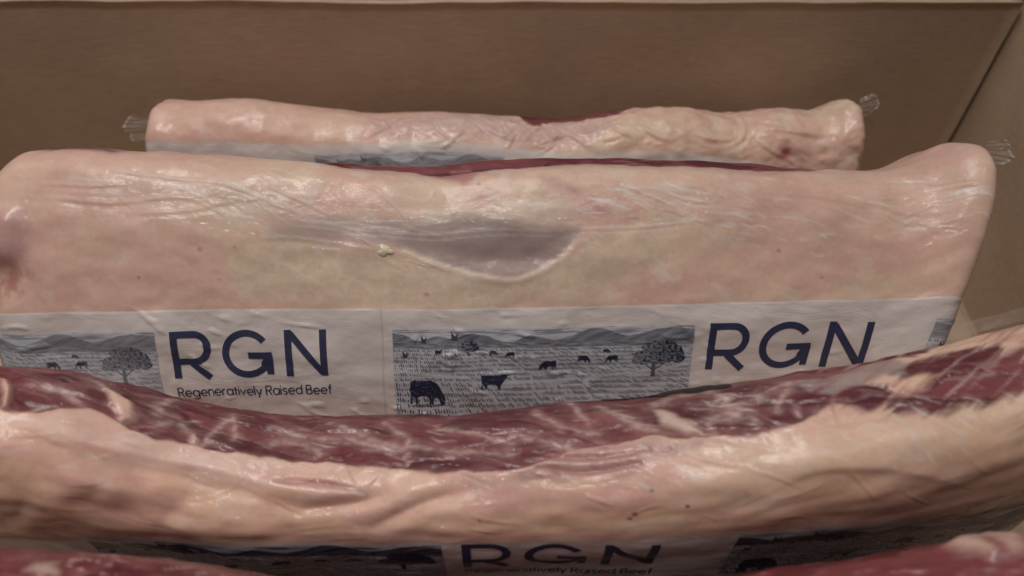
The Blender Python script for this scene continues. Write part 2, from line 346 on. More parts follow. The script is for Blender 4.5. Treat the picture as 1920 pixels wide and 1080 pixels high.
# ------------------------------------------------------------------ materials
def new_mat(name):
    m = bpy.data.materials.new(name); m.use_nodes = True; nt = m.node_tree
    return m, nt, nt.nodes['Principled BSDF']
def N(nt, t, **kw):
    n = nt.nodes.new(t)
    for k, v in kw.items():
        if hasattr(n, k) and not isinstance(v, (tuple,)): setattr(n, k, v)
    return n
def noise_node(nt, scale, detail=4, stretch=(1, 1, 1), rough=.55, dist=0, rot=(0, 0, 0)):
    tc = nt.nodes.new('ShaderNodeTexCoord'); mp = nt.nodes.new('ShaderNodeMapping')
    mp.inputs['Scale'].default_value = stretch; mp.inputs['Rotation'].default_value = rot
    n = nt.nodes.new('ShaderNodeTexNoise')
    n.inputs['Scale'].default_value = scale; n.inputs['Detail'].default_value = detail; n.inputs['Roughness'].default_value = rough; n.inputs['Distortion'].default_value = dist
    nt.links.new(tc.outputs['Object'], mp.inputs['Vector']); nt.links.new(mp.outputs['Vector'], n.inputs['Vector'])
    return n
def math_node(nt, op, a, b=None):
    n = nt.nodes.new('ShaderNodeMath'); n.operation = op
    for i, v in enumerate((a, b)):
        if v is None: continue
        if isinstance(v, (int, float)): n.inputs[i].default_value = v
        else: nt.links.new(v, n.inputs[i])
    return n.outputs[0]
def bump(nt, h, strength, dist):
    b = nt.nodes.new('ShaderNodeBump'); b.inputs['Strength'].default_value = strength; b.inputs['Distance'].default_value = dist
    nt.links.new(h, b.inputs['Height']); return b.outputs['Normal']
def map_range(nt, v, a, b, c, d):
    n = nt.nodes.new('ShaderNodeMapRange'); nt.links.new(v, n.inputs[0])
    for i, q in enumerate((a, b, c, d)): n.inputs[i + 1].default_value = q
    return n.outputs[0]

def meat_material():
    """wet meat under a clinging clear film: the film is the coat layer with wrinkles of its own"""
    m, nt, p = new_mat('meat_under_film')
    at = nt.nodes.new('ShaderNodeAttribute'); at.attribute_name = 'col'
    ln = nt.nodes.new('ShaderNodeAttribute'); ln.attribute_name = 'lean'
    n1 = noise_node(nt, 420, 5, (1, 1, 1), .65); n2 = noise_node(nt, 90, 4, (.8, 1, 1), .6, .3)
    f = math_node(nt, 'ADD', map_range(nt, n1.outputs['Fac'], .3, .7, -.05, .05), map_range(nt, n2.outputs['Fac'], .3, .7, .93, 1.07))
    mx = nt.nodes.new('ShaderNodeVectorMath'); mx.operation = 'SCALE'
    nt.links.new(at.outputs['Color'], mx.inputs[0]); nt.links.new(f, mx.inputs['Scale'])
    nt.links.new(mx.outputs[0], p.inputs['Base Color'])
    gr = noise_node(nt, 330, 4, (.10, 1, 1), .6, .4, (0, .12, .25)); gm = math_node(nt, 'MULTIPLY', ln.outputs['Fac'], map_range(nt, gr.outputs['Fac'], .35, .7, -.12, .16))
    mg = nt.nodes.new('ShaderNodeVectorMath'); mg.operation = 'SCALE'; nt.links.new(mx.outputs[0], mg.inputs[0]); nt.links.new(math_node(nt, 'ADD', gm, 1.0), mg.inputs['Scale']); nt.links.new(mg.outputs[0], p.inputs['Base Color'])
    p.inputs['Roughness'].default_value = .5; p.inputs['Specular IOR Level'].default_value = .35
    p.inputs['Subsurface Weight'].default_value = .18; p.inputs['Subsurface Radius'].default_value = (1, .45, .3); p.inputs['Subsurface Scale'].default_value = .004
    hb = math_node(nt, 'ADD', math_node(nt, 'MULTIPLY', n1.outputs['Fac'], .35), n2.outputs['Fac'])
    nt.links.new(bump(nt, hb, .09, .0008), p.inputs['Normal'])
    p.inputs['Coat Weight'].default_value = .50; p.inputs['Coat Roughness'].default_value = .155; p.inputs['Coat IOR'].default_value = 1.45
    w1 = noise_node(nt, 38, 6, (.5, 1.6, 1.2), .62, 1.6, (0, .3, .35)); w2 = noise_node(nt, 210, 4, (.4, 1.4, 1), .6, 1.2, (.2, -.3, -.4))
    wa = nt.nodes.new('ShaderNodeAttribute'); wa.attribute_name = 'wrinkle'
    hw = math_node(nt, 'ADD', math_node(nt, 'ADD', math_node(nt, 'MULTIPLY', w1.outputs['Fac'], .30), math_node(nt, 'MULTIPLY', w2.outputs['Fac'], .06)), math_node(nt, 'MULTIPLY', wa.outputs['Fac'], .45))
    nt.links.new(bump(nt, hw, .8, .0026), p.inputs['Coat Normal'])
    return m
def band_material():
    """milky printed film, a little see-through"""
    m, nt, p = new_mat('milky_film')
    n1 = noise_node(nt, 45, 5, (.6, 1.3, 1.3), .6, 1.0, (0, .4, .5)); n2 = noise_node(nt, 14, 3)
    ramp = nt.nodes.new('ShaderNodeMix'); ramp.data_type = 'RGBA'
    ramp.inputs[6].default_value = (.70, .625, .60, 1); ramp.inputs[7].default_value = (.80, .74, .72, 1)
    nt.links.new(map_range(nt, math_node(nt, 'ADD', math_node(nt, 'MULTIPLY', n1.outputs['Fac'], .5), math_node(nt, 'MULTIPLY', n2.outputs['Fac'], .5)), .35, .65, 0, 1), ramp.inputs[0])
    nt.links.new(ramp.outputs[2], p.inputs['Base Color'])
    fa = nt.nodes.new('ShaderNodeAttribute'); fa.attribute_name = 'fade'
    nt.links.new(math_node(nt, 'MULTIPLY', map_range(nt, n1.outputs['Fac'], .3, .7, .80, .90), fa.outputs['Fac']), p.inputs['Alpha'])
    p.inputs['Roughness'].default_value = .32; p.inputs['Specular IOR Level'].default_value = .45
    nt.links.new(bump(nt, n1.outputs['Fac'], .5, .0016), p.inputs['Normal'])
    return m
def ink_material(name, attr):
    m, nt, p = new_mat(name)
    n1 = noise_node(nt, 260, 3); wr = noise_node(nt, 45, 5, (.6, 1.3, 1.3), .6, 1.0, (0, .4, .5))
    mx = nt.nodes.new('ShaderNodeMix'); mx.data_type = 'RGBA'
    mx.inputs[6].default_value = (.55, .555, .60, 1); mx.inputs[7].default_value = (.016, .021, .050, 1)
    if attr:
        at = nt.nodes.new('ShaderNodeAttribute'); at.attribute_name = 'ink'
        nt.links.new(at.outputs['Fac'], mx.inputs[0])
    else:
        mx.inputs[6].default_value = (.042, .050, .105, 1); mx.inputs[7].default_value = (.028, .034, .078, 1)
        nt.links.new(n1.outputs['Fac'], mx.inputs[0])
    nt.links.new(mx.outputs[2], p.inputs['Base Color'])
    p.inputs['Roughness'].default_value = .34; p.inputs['Specular IOR Level'].default_value = .4
    nt.links.new(bump(nt, wr.outputs['Fac'], .5, .0016), p.inputs['Normal'])
    return m
def clear_film_material():
    m, nt, p = new_mat('clear_film')
    p.inputs['Base Color'].default_value = (.62, .58, .55, 1); p.inputs['Alpha'].default_value = .16
    p.inputs['Roughness'].default_value = .12
    n1 = noise_node(nt, 75, 3, (1, 1, 1), .5, 1.2)
    ea = nt.nodes.new('ShaderNodeAttribute'); ea.attribute_name = 'edge'
    nt.links.new(math_node(nt, 'ADD', map_range(nt, n1.outputs['Fac'], .42, .75, .10, .26), math_node(nt, 'MULTIPLY', ea.outputs['Fac'], .4)), p.inputs['Alpha'])
    nt.links.new(bump(nt, n1.outputs['Fac'], .4, .002), p.inputs['Normal'])
    return m
def card_material():
    m, nt, p = new_mat('kraft_cardboard')
    a = noise_node(nt, 7, 5, (1, 1, 1), .6); b = noise_node(nt, 260, 5, (.35, 1, 3), .7); c = noise_node(nt, 900, 2)
    tc = nt.nodes.new('ShaderNodeTexCoord'); wv = nt.nodes.new('ShaderNodeTexWave'); wv.wave_type = 'BANDS'; wv.bands_direction = 'X'
    wv.inputs['Scale'].default_value = 44; wv.inputs['Distortion'].default_value = .6; wv.inputs['Detail'].default_value = 1
    nt.links.new(tc.outputs['Object'], wv.inputs['Vector'])
    mx = nt.nodes.new('ShaderNodeMix'); mx.data_type = 'RGBA'
    mx.inputs[6].default_value = (.385, .278, .196, 1); mx.inputs[7].default_value = (.55, .41, .30, 1)
    f = math_node(nt, 'ADD', math_node(nt, 'MULTIPLY', a.outputs['Fac'], .55), math_node(nt, 'MULTIPLY', b.outputs['Fac'], .45))
    nt.links.new(map_range(nt, f, .35, .65, 0, 1), mx.inputs[0]); nt.links.new(mx.outputs[2], p.inputs['Base Color'])
    p.inputs['Roughness'].default_value = .82; p.inputs['Specular IOR Level'].default_value = .2
    h = math_node(nt, 'ADD', math_node(nt, 'MULTIPLY', wv.outputs['Fac'], .22), math_node(nt, 'ADD', b.outputs['Fac'], math_node(nt, 'MULTIPLY', a.outputs['Fac'], 3.0)))
    nt.links.new(bump(nt, h, .3, .0008), p.inputs['Normal'])
    return m
M_WELD, _nt, _p = new_mat('weld_seam'); _p.inputs['Base Color'].default_value = (.80, .75, .73, 1); _p.inputs['Roughness'].default_value = .35; _p.inputs['Alpha'].default_value = .55
M_DARK, _nt, _p = new_mat('black_printed_film'); _p.inputs['Base Color'].default_value = (.014, .017, .016, 1); _p.inputs['Roughness'].default_value = .55
M_MEAT, M_BAND, M_INK, M_PIC, M_FILM, M_CARD = meat_material(), band_material(), ink_material('navy_ink', False), ink_material('engraving_ink', True), clear_film_material(), card_material()

# ------------------------------------------------------------------ the cardboard box
box = thing('cardboard_box', 'open brown cardboard carton that holds the meat packs', 'box', (0, .19, 0))
def panel(name, x0, x1, y0, y1, z0, z1, seed, warp=.0008, parent=box):
    """a board with softly wavering faces and rim"""
    nu, nz = 90, 30; along_x = (x1 - x0) > (y1 - y0)
    flat = (z1 - z0) < .02
    if flat:
        gx, gy = np.meshgrid(np.linspace(x0, x1, 40), np.linspace(y0, y1, 30), indexing='ij')
        top = np.stack([gx, gy, np.full_like(gx, z1)], -1); bot = top.copy(); bot[..., 2] = z0; nu, nz = 40, 30
    else:
        u = np.linspace(0, 1, nu); z = np.linspace(z0, z1, nz); U, Z = np.meshgrid(u, z, indexing='ij')
        wv = warp * fbm(U * 6 + seed, Z * 9, seed) * 2.0
        Zr = Z + (Z - z0) / (z1 - z0) * .0035 * fbm(U * 5.3 + seed * 1.7, U * 0 + .5, seed + 5)
        if along_x: top = np.stack([x0 + U * (x1 - x0), y0 + wv, Zr], -1); bot = np.stack([x0 + U * (x1 - x0), y1 + wv, Zr], -1)
        else: top = np.stack([x0 + wv, y0 + U * (y1 - y0), Zr], -1); bot = np.stack([x1 + wv, y0 + U * (y1 - y0), Zr], -1)
    V = np.concatenate([top.reshape(-1, 3), bot.reshape(-1, 3)]); n = nu * nz
    F = grid_faces(nu, nz); F = np.concatenate([F, F[:, ::-1] + n])
    ring = [i * nz for i in range(nu)] + [(nu - 1) * nz + j for j in range(1, nz)] + [i * nz + nz - 1 for i in range(nu - 2, -1, -1)] + [j for j in range(nz - 2, 0, -1)]
    r2 = ring[1:] + ring[:1]
    F = np.concatenate([F, np.array([[b, a, a + n, b + n] for a, b in zip(ring, r2)])])
    o = mesh_obj(name, V, F, M_CARD, parent, smooth=False)
    return o
panel('base_panel', -.402, .3110, -.03, .4295, -.004, 0.0, 3)
panel('back_panel', -.402, .3076, .4300, .4345, .001, .1750, 11)
panel('side_panel', .3112, .3160, -.0300, .4384, .001, .1742, 23)
panel('side_panel', -.4020, -.3975, -.0300, .4285, .001, .1745, 37)
panel('corner_tab', .2900, .3170, .4388, .4425, .001, .1735, 47)
panel('front_panel', -.402, .3160, -.0345, -.0305, .001, .1740, 41)

# ------------------------------------------------------------------ the meat
c1, c2, c3, c4 = build_cuts()
FAT = np.array([.73, .510, .400]); FAT_PINK = np.array([.70, .432, .362]); FAT_YEL = np.array([.71, .545, .40]); FAT_WHITE = np.array([.77, .62, .53])
LEAN = np.array([.170, .030, .042]); LEAN_DARK = np.array([.072, .016, .022]); LEAN_PALE = np.array([.35, .14, .145])
MEMB = np.array([.39, .30, .285])

def fat_colour(c, seed, pink=0.0):
    X, W = c.GX, c.GW
    a = fbm(X / 45, W / 28, seed, 4); b = fbm(X / 14, W / 10, seed + 3, 4); d = fbm(X / 4.5, W / 3.5, seed + 7, 3)
    col = np.broadcast_to(FAT, X.shape + (3,)).copy()
    col = mix(col, FAT_PINK, sstep(-.15, .35, a + pink + .25 * b) * .75)
    col = mix(col, FAT_YEL, sstep(0, .35, -a + b * .5 - pink) * .7)
    col = mix(col, FAT_WHITE, sstep(.08, .36, b) * .6)
    col = mix(col, [.60, .38, .32], sstep(.2, .5, d + b * .3) * .14)
    return col * (1 + .035 * d[..., None])
def bundles(c, seed, slope, scale):
    """muscle bundles: long slanting cells; returns distance to the seam between bundles and a tone for each"""
    X, W = c.GX, c.GW
    px = X + 7 * fbm(X / 26, W / 16, seed + 50, 2); py = W + 3.5 * fbm(X / 22, W / 12, seed + 51, 3)
    f1, f2, hsh = voronoi((px + slope * py) / (44 * scale), (py - slope * .45 * px) / (8 * scale), seed + 60)
    return f2 - f1, hsh
def lean_colour(c, seed, slope=.35, scale=1.0):
    X, W = c.GX, c.GW
    seam, hsh = bundles(c, seed, slope, scale)
    u = X + W * slope; g = fbm(u / (24 * scale), (W - slope * X * .45) / (6.0 * scale), seed, 4, .5)
    fine = fbm(u / 6, (W - slope * X * .45) / 1.3, seed + 21, 3); patch = fbm(X / 17, W / 9, seed + 33, 3)
    col = np.broadcast_to(LEAN, X.shape + (3,)).copy()
    col = mix(col, LEAN_DARK, np.clip(sstep(.3, .9, hsh) * .55 + sstep(.05, .45, g) * .5, 0, .85))
    col = mix(col, [.235, .075, .080], sstep(.45, .05, hsh) * .65 + 0 * g)
    col = mix(col, LEAN_PALE, sstep(.10, .42, patch - g * .5) * .34)
    vein = np.exp(-(seam / .06)**2) * sstep(.0, .32, fbm(X / 15, W / 10, seed + 34, 2)); halo = np.exp(-(seam / .22)**2) * sstep(.0, .3, fbm(X / 15, W / 10, seed + 34, 2))
    col = mix(col, LEAN_PALE, halo * .22); col = mix(col, [.50, .33, .31], vein * .5)
    return col * (1 + .10 * fine[..., None])
def streak(col, x, y, pts, colour, amt, width, soft=0.0, mod=None, taper=True):
    """colour a thin line, touching only the grid near it"""
    p = np.array(pts, float); m = max(4 * width, 3); (ax, ay), (bx, by) = p.min(0) - m, p.max(0) + m
    near = (x > ax) & (x < bx) & (y > ay) & (y < by)
    if not near.any(): return col
    d, _, al = line_d(x[near], y[near], p); a = amt * ((1 - soft) * np.exp(-(d / width)**2) + soft * np.exp(-(d / (3 * width))**2))
    if taper: a = a * np.sin(np.pi * al.clip(.03, .97))**.6
    if mod is not None: a = a * mod[near]
    col[near] = mix(col[near], colour, a); return col
def spots(c, col, pts, rad, colour, amt, rng):
    for (x, w) in pts:
        r = rad * rng.uniform(.6, 1.4)
        i0, i1 = np.searchsorted(c.xs, (x - 6, x + 6)); j0, j1 = np.searchsorted(c.w, (w - 6, w + 6)); sl = np.s_[i0:i1, j0:j1]
        d = np.hypot((c.GX[sl] - x) / rng.uniform(.8, 1.3), (c.GW[sl] - w) / rng.uniform(.8, 1.2))
        col[sl] = mix(col[sl], colour, amt * (1 - sstep(r * .4, r, d)))
    return col
def wrinkle(c, h, pts, width=.9, height=.5, rng=None):
    d, s, al = line_d(c.GX, c.GW, smooth_line(pts))
    f = np.sin(np.pi * np.clip(al, .03, .97))**.6
    return h + f * height * (np.exp(-(d / width)**2) - .6 * np.exp(-((d - s * 0 - 1.7 * width) / width)**2) * (s > 0))
def step_fold(c, pts, height, inner, lip=1.6, groove=.5):
    """a fold: flesh above the line stands proud and drops off at the line"""
    d, s, al = line_d(c.GX, c.GW, smooth_line(pts)); f = np.sin(np.pi * np.clip(al, .02, .98))**.5
    up = np.where(s <= 0, np.exp(-d / inner) * sstep(-lip, lip * 1.6, d), np.exp(-(d / (lip * .9))**2) * .35 - groove * np.exp(-((d - 2.4 * lip) / (1.6 * lip))**2))
    return height * f * up
def crease(c, pts, depth, width):
    d, s, al = line_d(c.GX, c.GW, smooth_line(pts)); f = np.sin(np.pi * np.clip(al, .02, .98))**.5
    return -depth * f * (np.exp(-(d / width)**2) - .45 * np.exp(-((d - 2.2 * width) / (1.4 * width))**2))

def emit_cut(c, parent, col, classes, wr=None, lean_m=None):
    """classes: list of (part name, mask); each face goes to the first class whose mask is over one half, else to the fat cap"""
    c.N = c.normals(); V = c.V.reshape(-1, 3); Nn = c.N.reshape(-1, 3); colf = np.clip(col.reshape(-1, 3), .004, .92)
    F = grid_faces(c.nx, c.nw, True)
    lean = np.zeros(len(V)) if lean_m is None else lean_m.reshape(-1)
    wr = np.zeros(len(V)) if wr is None else wr.reshape(-1)
    left = np.ones(len(F), bool); objs = {}
    for nm, m in classes + [('fat_cap', None)]:
        sel = left if m is None else left & (m.reshape(-1)[F].mean(1) > .5)
        left = left & ~sel
        if not sel.any(): continue
        f = F[sel]; idx, inv = np.unique(f, return_inverse=True)
        objs[nm] = mesh_obj(nm, V[idx], inv.reshape(f.shape), M_MEAT, parent, {'col': colf[idx], 'lean': lean[idx], 'wrinkle': wr[idx]}, Nn[idx])
    return objs

# printed film ---------------------------------------------------------------
def band(c, parent, x0, x1, top, depth, off=.35, nx=420, nb=60, name='printed_band', seed=0, soft=.8):
    xs = np.linspace(x0, x1, nx); t = np.linspace(0, 1, nb)
    X, T = np.meshgrid(xs, t, indexing='ij'); W = top(X) + T * depth
    P = c.sample(X, W, off + .10 * fbm(X / 9, W / 7, seed, 3))
    P[:, 0] = c.sample(X[:, 0], W[:, 0], .08)                      # the printed edge lies down on the bag
    return mesh_obj(name, P, grid_faces(nx, nb), M_BAND, parent, {'fade': sstep(0, soft, T * depth + soft * .35 * fbm(X / 12, W / 9, seed + 42, 3)).reshape(-1)})
def ribbon(pts, width, closed=False):
    """flat stroke along a 2-D path -> (vertices, faces), short segments so that it can follow a curved surface"""
    p = np.array(pts, float); q = [p[0]]
    for a, b in zip(p[:-1], p[1:]):
        n = max(1, int(np.hypot(*(b - a)) / 1.2))
        for k in range(1, n + 1): q.append(a + (b - a) * k / n)
    q = np.array(q); t = np.gradient(q, axis=0); t /= np.linalg.norm(t, axis=1, keepdims=True) + 1e-9
    n = np.stack([-t[:, 1], t[:, 0]], 1) * width / 2
    V = np.concatenate([q + n, q, q - n]); m = len(q); i = np.arange(m - 1)
    F = np.concatenate([np.stack([i, i + 1, i + 1 + m, i + m], 1), np.stack([i + m, i + 1 + m, i + 1 + 2*m, i + 2*m], 1)])
    return V, F
def arc(cx, cy, rx, ry, a0, a1, n=22):
    a = np.radians(np.linspace(a0, a1, n)); return [(cx + rx * math.cos(t), cy + ry * math.sin(t)) for t in a]   # y up
def letter_strokes(ch, h=22.0, s=3.05):
    k = s / 2
    if ch == 'R':
        r = h * .285
        return [[(k, 0), (k, h)], [(s * .9, h - k)] + [(10.2, h - k)] + arc(10.2, h - k - r, 5.6, r, 88, -88) + [(10.2, h - k - 2*r), (s * .9, h - k - 2*r)], [(8.6, h - k - 2*r - k * .6), (16.0, 0)]], 17.4
    if ch == 'G':
        R = h / 2 - k + .25; c = (11.1, h / 2)
        ring = arc(c[0], c[1], R, R, 38, 318, 44)
        return [ring + [(18.6, 6.6), (20.6, 9.4)], [(11.6, 10.35), (22.0, 10.35)], [(20.75, 10.6), (20.75, 1.0)]], 22.2
    if ch == 'N':
        return [[(k, 0), (k, h)], [(18.7 - k, 0), (18.7 - k, h)], [(k + .75, h - 1.5), (18.7 - k - .75, 1.5)]], 18.7
def small_glyph(ch):
    """stroke glyphs of the small line; cap height 1, x-height .68"""
    x = .68; r = x / 2
    bowl = arc(r, r, r * .95, r, 0, 360, 20)
    G = {'R': ([[(0, 0), (0, 1), (.30, 1)] + arc(.30, .74, .26, .26, 90, -90, 8) + [(0, .48)], [(.28, .48), (.58, 0)]], .58),
         'B': ([[(0, 0), (0, 1), (.30, 1)] + arc(.30, .77, .23, .23, 90, -90, 8) + [(0, .54)], [(.30, .54)] + arc(.32, .27, .28, .27, 90, -90, 8) + [(0, 0), (0, .5)]], .6),
         'e': ([[(.02, r), (.64, r)] + arc(r, r, r * .95, r, 5, 315, 18)], .66), 'a': ([bowl, [(2*r*.97, x), (2*r*.97, 0)]], .68), 'd': ([bowl, [(2*r*.97, 1.04), (2*r*.97, 0)]], .68),
         'g': ([bowl, [(2*r*.97, x), (2*r*.97, -.05)] + arc(r, -.05, r * .95, .24, 0, -150, 10)], .68),
         'n': ([[(0, 0), (0, x)], [(0, .36)] + arc(.26, .40, .26, .28, 170, 0, 10) + [(.52, 0)]], .52),
         'r': ([[(0, 0), (0, x)], [(0, .36)] + arc(.25, .40, .25, .27, 170, 75, 6)], .30), 't': ([[(.14, .95), (.14, 0)], [(0, x), (.32, x)]], .32),
         'i': ([[(0, 0), (0, x)], [(0, .88), (0, .99)]], .03), 'l': ([[(0, 0), (0, 1.04)]], .03), 'v': ([[(0, x), (.27, 0), (.54, x)]], .54), 'y': ([[(0, x), (.28, .02)], [(.56, x), (.18, -.28)]], .56),
         's': ([[(.42, .57)] + arc(.23, .51, .19, .16, 60, 250, 9) + arc(.23, .17, .21, .17, 80, -140, 9)], .44), 'f': ([[(.12, 0), (.12, .80)] + arc(.30, .82, .18, .21, 180, 85, 6), [(0, x), (.34, x)]], .34)}
    return G[ch]
def map_label(c, frame, a, b, off):
    """label coordinates (a mm along, b mm up from the baseline) to the surface"""
    x = frame['x'] + a * frame.get('sx', 1.0); w = frame['w'](x) - b * frame.get('sy', 1.0)
    return c.sample(x, w, off)
def lettering(c, bandobj, frame, tagline=True, off=.62, drop=9.2):
    pos = 0
    for ch, x0 in (('R', 0.0), ('G', 22.3), ('N', 50.3)):
        st, wd = letter_strokes(ch); Vs, Fs, n = [], [], 0
        for k, path in enumerate(st):
            V, F = ribbon(path, 3.05)
            Vs.append(map_label(c, frame, V[:, 0] + x0, V[:, 1], off + .03 * k)); Fs.append(F + n); n += len(V)
        mesh_obj('letter', np.concatenate(Vs), np.concatenate(Fs), M_INK, bandobj)
    if tagline:
        Vs, Fs, n, x, k = [], [], 0, 0.0, 0; H = 4.5; text = 'Regeneratively Raised Beef'; total = sum((.34 if q == ' ' else small_glyph(q)[1] + .17) for q in text) - .17; sx = 69.5 / (total * H)
        for q in text:
            if q == ' ': x += .34; continue
            st, wd = small_glyph(q)
            for path in st:
                V, F = ribbon([((px + x) * H * sx, py * H) for px, py in path], .52)
                Vs.append(map_label(c, frame, V[:, 0] + .4, V[:, 1] - drop, off + .015 * (k % 5))); Fs.append(F + n); n += len(V); k += 1
            x += wd + .17
        mesh_obj('small_lettering', np.concatenate(Vs), np.concatenate(Fs), M_INK, bandobj)

# the engraved pasture picture (134 x 48 mm): ink amount 0..1 at a point, x to the right, y down
GRAZE = [(.02,.08),(.10,.01),(.35,.02),(.60,0),(.75,.08),(.85,.25),(.93,.5),(.98,.62),(1,.8),(.97,.97),(.90,1),(.85,.9),(.80,.72),(.74,.68),(.68,.72),(.66,.95),(.54,.95),(.54,.70),(.45,.62),(.30,.62),(.22,.68),(.24,.92),(.16,.92),(.14,.7),(.08,.62),(.07,.92),(0,.93),(.02,.5)]
STAND = [(0,.15),(.05,.10),(.4,.12),(.7,.12),(.78,.05),(.84,0),(.9,.03),(1,.05),(.97,.2),(.95,.33),(.88,.4),(.82,.55),(.74,.7),(.72,.98),(.63,1),(.60,.75),(.5,.7),(.25,.68),(.22,.98),(.14,.9),(.12,.7),(.06,.6),(.07,.95),(0,.93),(.03,.6)]
HILLS = [(0,1.8),(5,2.6),(13,5.6),(18,3.4),(27,4.2),(34.5,2.2),(42,3.4),(53,6.5),(62,3.2),(68,4.4),(74,5.4),(81,3.8),(86,1.8),(92.5,.6),(99,2.2),(104.5,4.2),(113,3),(119,1.5),(125,.9),(134,1.8)]
def picture(x, y):
    def cow(shape, x0, x1, y0, y1, flip=False):
        p = np.array(shape); px = (1 - p[:, 0]) if flip else p[:, 0]
        return poly_sd(x, y, np.stack([x0 + px * (x1 - x0), y0 + p[:, 1] * (y1 - y0)], 1)) < 0
    ink = np.full(x.shape, .10)
    # cloud streaks
    cl = fbm(x / 16, y / .9, 71, 4); ink = ink + sstep(.0, .35, cl + .12 - np.abs(y - 1.2) * .06) * .42 * (y < 7)
    # hills with hatching
    hl = curve(HILLS, x) + .5 * fbm(x / 5, x * 0 + 2, 72, 2)
    hh = sstep(-.15, .25, y - hl) * (y < 9.4); shade = .56 + .30 * fbm((x + y * 2.2) / 7, y / 6, 73, 3) + .16 * np.sin((y * 1.0 + x * .35) * 7.5 + 3 * fbm(x / 8, y / 3, 74, 2))
    ink = ink * (1 - hh) + hh * np.clip(shade, .12, .85)
    h2 = 6.8 + 1.4 * fbm(x / 22, x * 0 + .7, 75, 2); m2 = (y > h2) & (y < 9.4); ink = np.where(m2, np.clip(.55 + .35 * fbm(x / 6, y / .8, 76, 3), .2, .85), ink)
    # field: rows of grass ticks that grow towards the viewer, pale tracks between them
    fld = sstep(8.9, 9.5, y + .3 * fbm(x / 6, y, 77, 2)); g = np.full(x.shape, .13) + .16 * fbm(x / 10, y / 2, 78, 3)
    dep = np.clip((y - 9) / 39, 0, 1); rowh = 1.0 + dep * 1.3
    rr = (np.log(1.0 + dep * 1.3) / 1.3 * 39) * .62; ri = np.floor(rr); rf = rr - ri
    sp = .85 + dep * .55; xx = x + 3.7 * np.sin(ri * 12.9) + .35 * (rf - .5) * np.sin(ri * 3.3 + np.floor(x / sp) * 2.1); ci = np.floor(xx / sp); cf = xx / sp - ci
    hsh = _hash(ci, ri, 9) / 65536.0; wid = .15 + .10 * hsh
    tick = (np.abs(cf - .5 - .25 * (rf - .5) * (hsh - .5) * 4) < wid) * (rf > .15 + .55 * (1 - hsh)) * (hsh > .16)
    dens = sstep(-.55, -.1, fbm(x / 14, y / 3.2, 79, 3)); g = g + tick * (.6 + .3 * hsh) * dens
    track = np.exp(-((y - 19.5 - 2.0 * np.sin(x / 17) - .05 * x) / .8)**2) * (x < 34) + np.exp(-((y - 27.5 + .0009 * (x - 50)**2 + .02 * x) / .7)**2) * (x > 40); g = g * (1 - .75 * np.clip(track, 0, 1))
    ink = ink * (1 - fld) + g * fld
    # trees
    def tree(cx, cy, rx, ry, tx, ty, tw, dome):
        nonlocal ink
        ink = np.where((np.abs(x - tx - .02 * (y - ty)) < tw * (1 + .6 * sstep(ty - 1.5, ty, y))) & (y > cy) & (y < ty), .72, ink)
        if not dome: ink = np.where((np.abs(np.abs(x - tx) - (ty - 3.2 - y) * 1.1) < .45) & (y > cy) & (y < ty - 3), .72, ink)
        if dome: r = np.hypot((x - cx) / rx, (y - cy) / np.where(y > cy, ry * .3, ry)) + .08 * fbm(x / 1.8, y / 1.6, 81, 2)
        else:
            r = np.full(x.shape, 9.0)
            for lx, ly, lr, lv in ((-.55, .25, .46, .55), (-.2, -.35, .45, .55), (.25, -.45, .42, .5), (.6, .05, .42, .6), (.1, .2, .6, .6), (-.75, .45, .3, .35), (.8, .42, .28, .33)):
                r = np.minimum(r, np.hypot((x - cx - lx * rx) / (lr * rx), (y - cy - ly * ry) / (lv * ry)))
            r = r + .22 * fbm(x / 1.7, y / 1.5, 81, 3)
        tone = .70 + .5 * fbm(x / 1.3, y / 1.0, 82, 3) + .16 * (x - cx) / rx * .6
        ink = np.where(r < 1, np.clip(tone, .5, .97), ink)
    tree(34.3, 9.6, 4.9, 4.5, 34.3, 12.6, .35, True)
    tree(119.5, 13.0, 10.8, 6.6, 117.8, 24.6, .85, False)
    def beast(m, seed, lo=.72):
        nonlocal ink
        ink = np.where(m, np.clip(.88 + .35 * fbm(x / 1.6, y / 1.1, seed, 3), lo, 1), ink)
    beast(cow(GRAZE, 6.8, 23.2, 24.6, 38.2), 91); beast(cow(STAND, 39.8, 52.2, 21.6, 29.8), 92)
    beast(cow(GRAZE, 66.2, 74.2, 15.6, 20.4, True), 93); beast(cow(GRAZE, 83.8, 89.6, 13.4, 17.0), 94); beast(cow(GRAZE, 96.2, 102.0, 13.5, 17.1, True), 95)
    beast(cow(GRAZE, 95.1, 98.6, 10.6, 12.6), 96); beast(cow(GRAZE, 43.9, 47.6, 10.6, 13.0), 97); beast(cow(GRAZE, 51, 55.3, 11.1, 13.9, True), 98); beast(cow(STAND, 19.2, 22.6, 9.2, 12.0), 99, .5)
    ink = np.where((np.hypot((x - 15.5) / 9.5, (y - 38.3) / .7) < 1) & (ink < .6), .55, ink)
    for bx, by, s in ((13.9, 5.8, 1.25), (27.8, 4.6, 1.5), (5.3, 13.0, 1.25)):
        for dx, dy in ((-.9, -2.6), (1.5, -1.9)) if s > 1 else ((-.6, -2.5), (-1.6, -1.2)):
            ink = np.where(poly_sd(x, y, [(bx - .7 * s, by), (bx + dx * s, by + dy * s), (bx + .9 * s, by + .2)]) < 0, .8, ink)
        ink = np.where(poly_sd(x, y, [(bx - 1.4 * s, by + .2), (bx + .2, by - .5), (bx + 1.5 * s, by + .9), (bx + .1, by + .7)]) < 0, .8, ink)
    edge = np.minimum(np.minimum(x, 134 - x), y - .3 * (1 + fbm(x / 7, x * 0, 83, 3) * 3)); ink = np.where(edge < 0, 0.02, ink)
    return np.clip(ink, 0, 1)
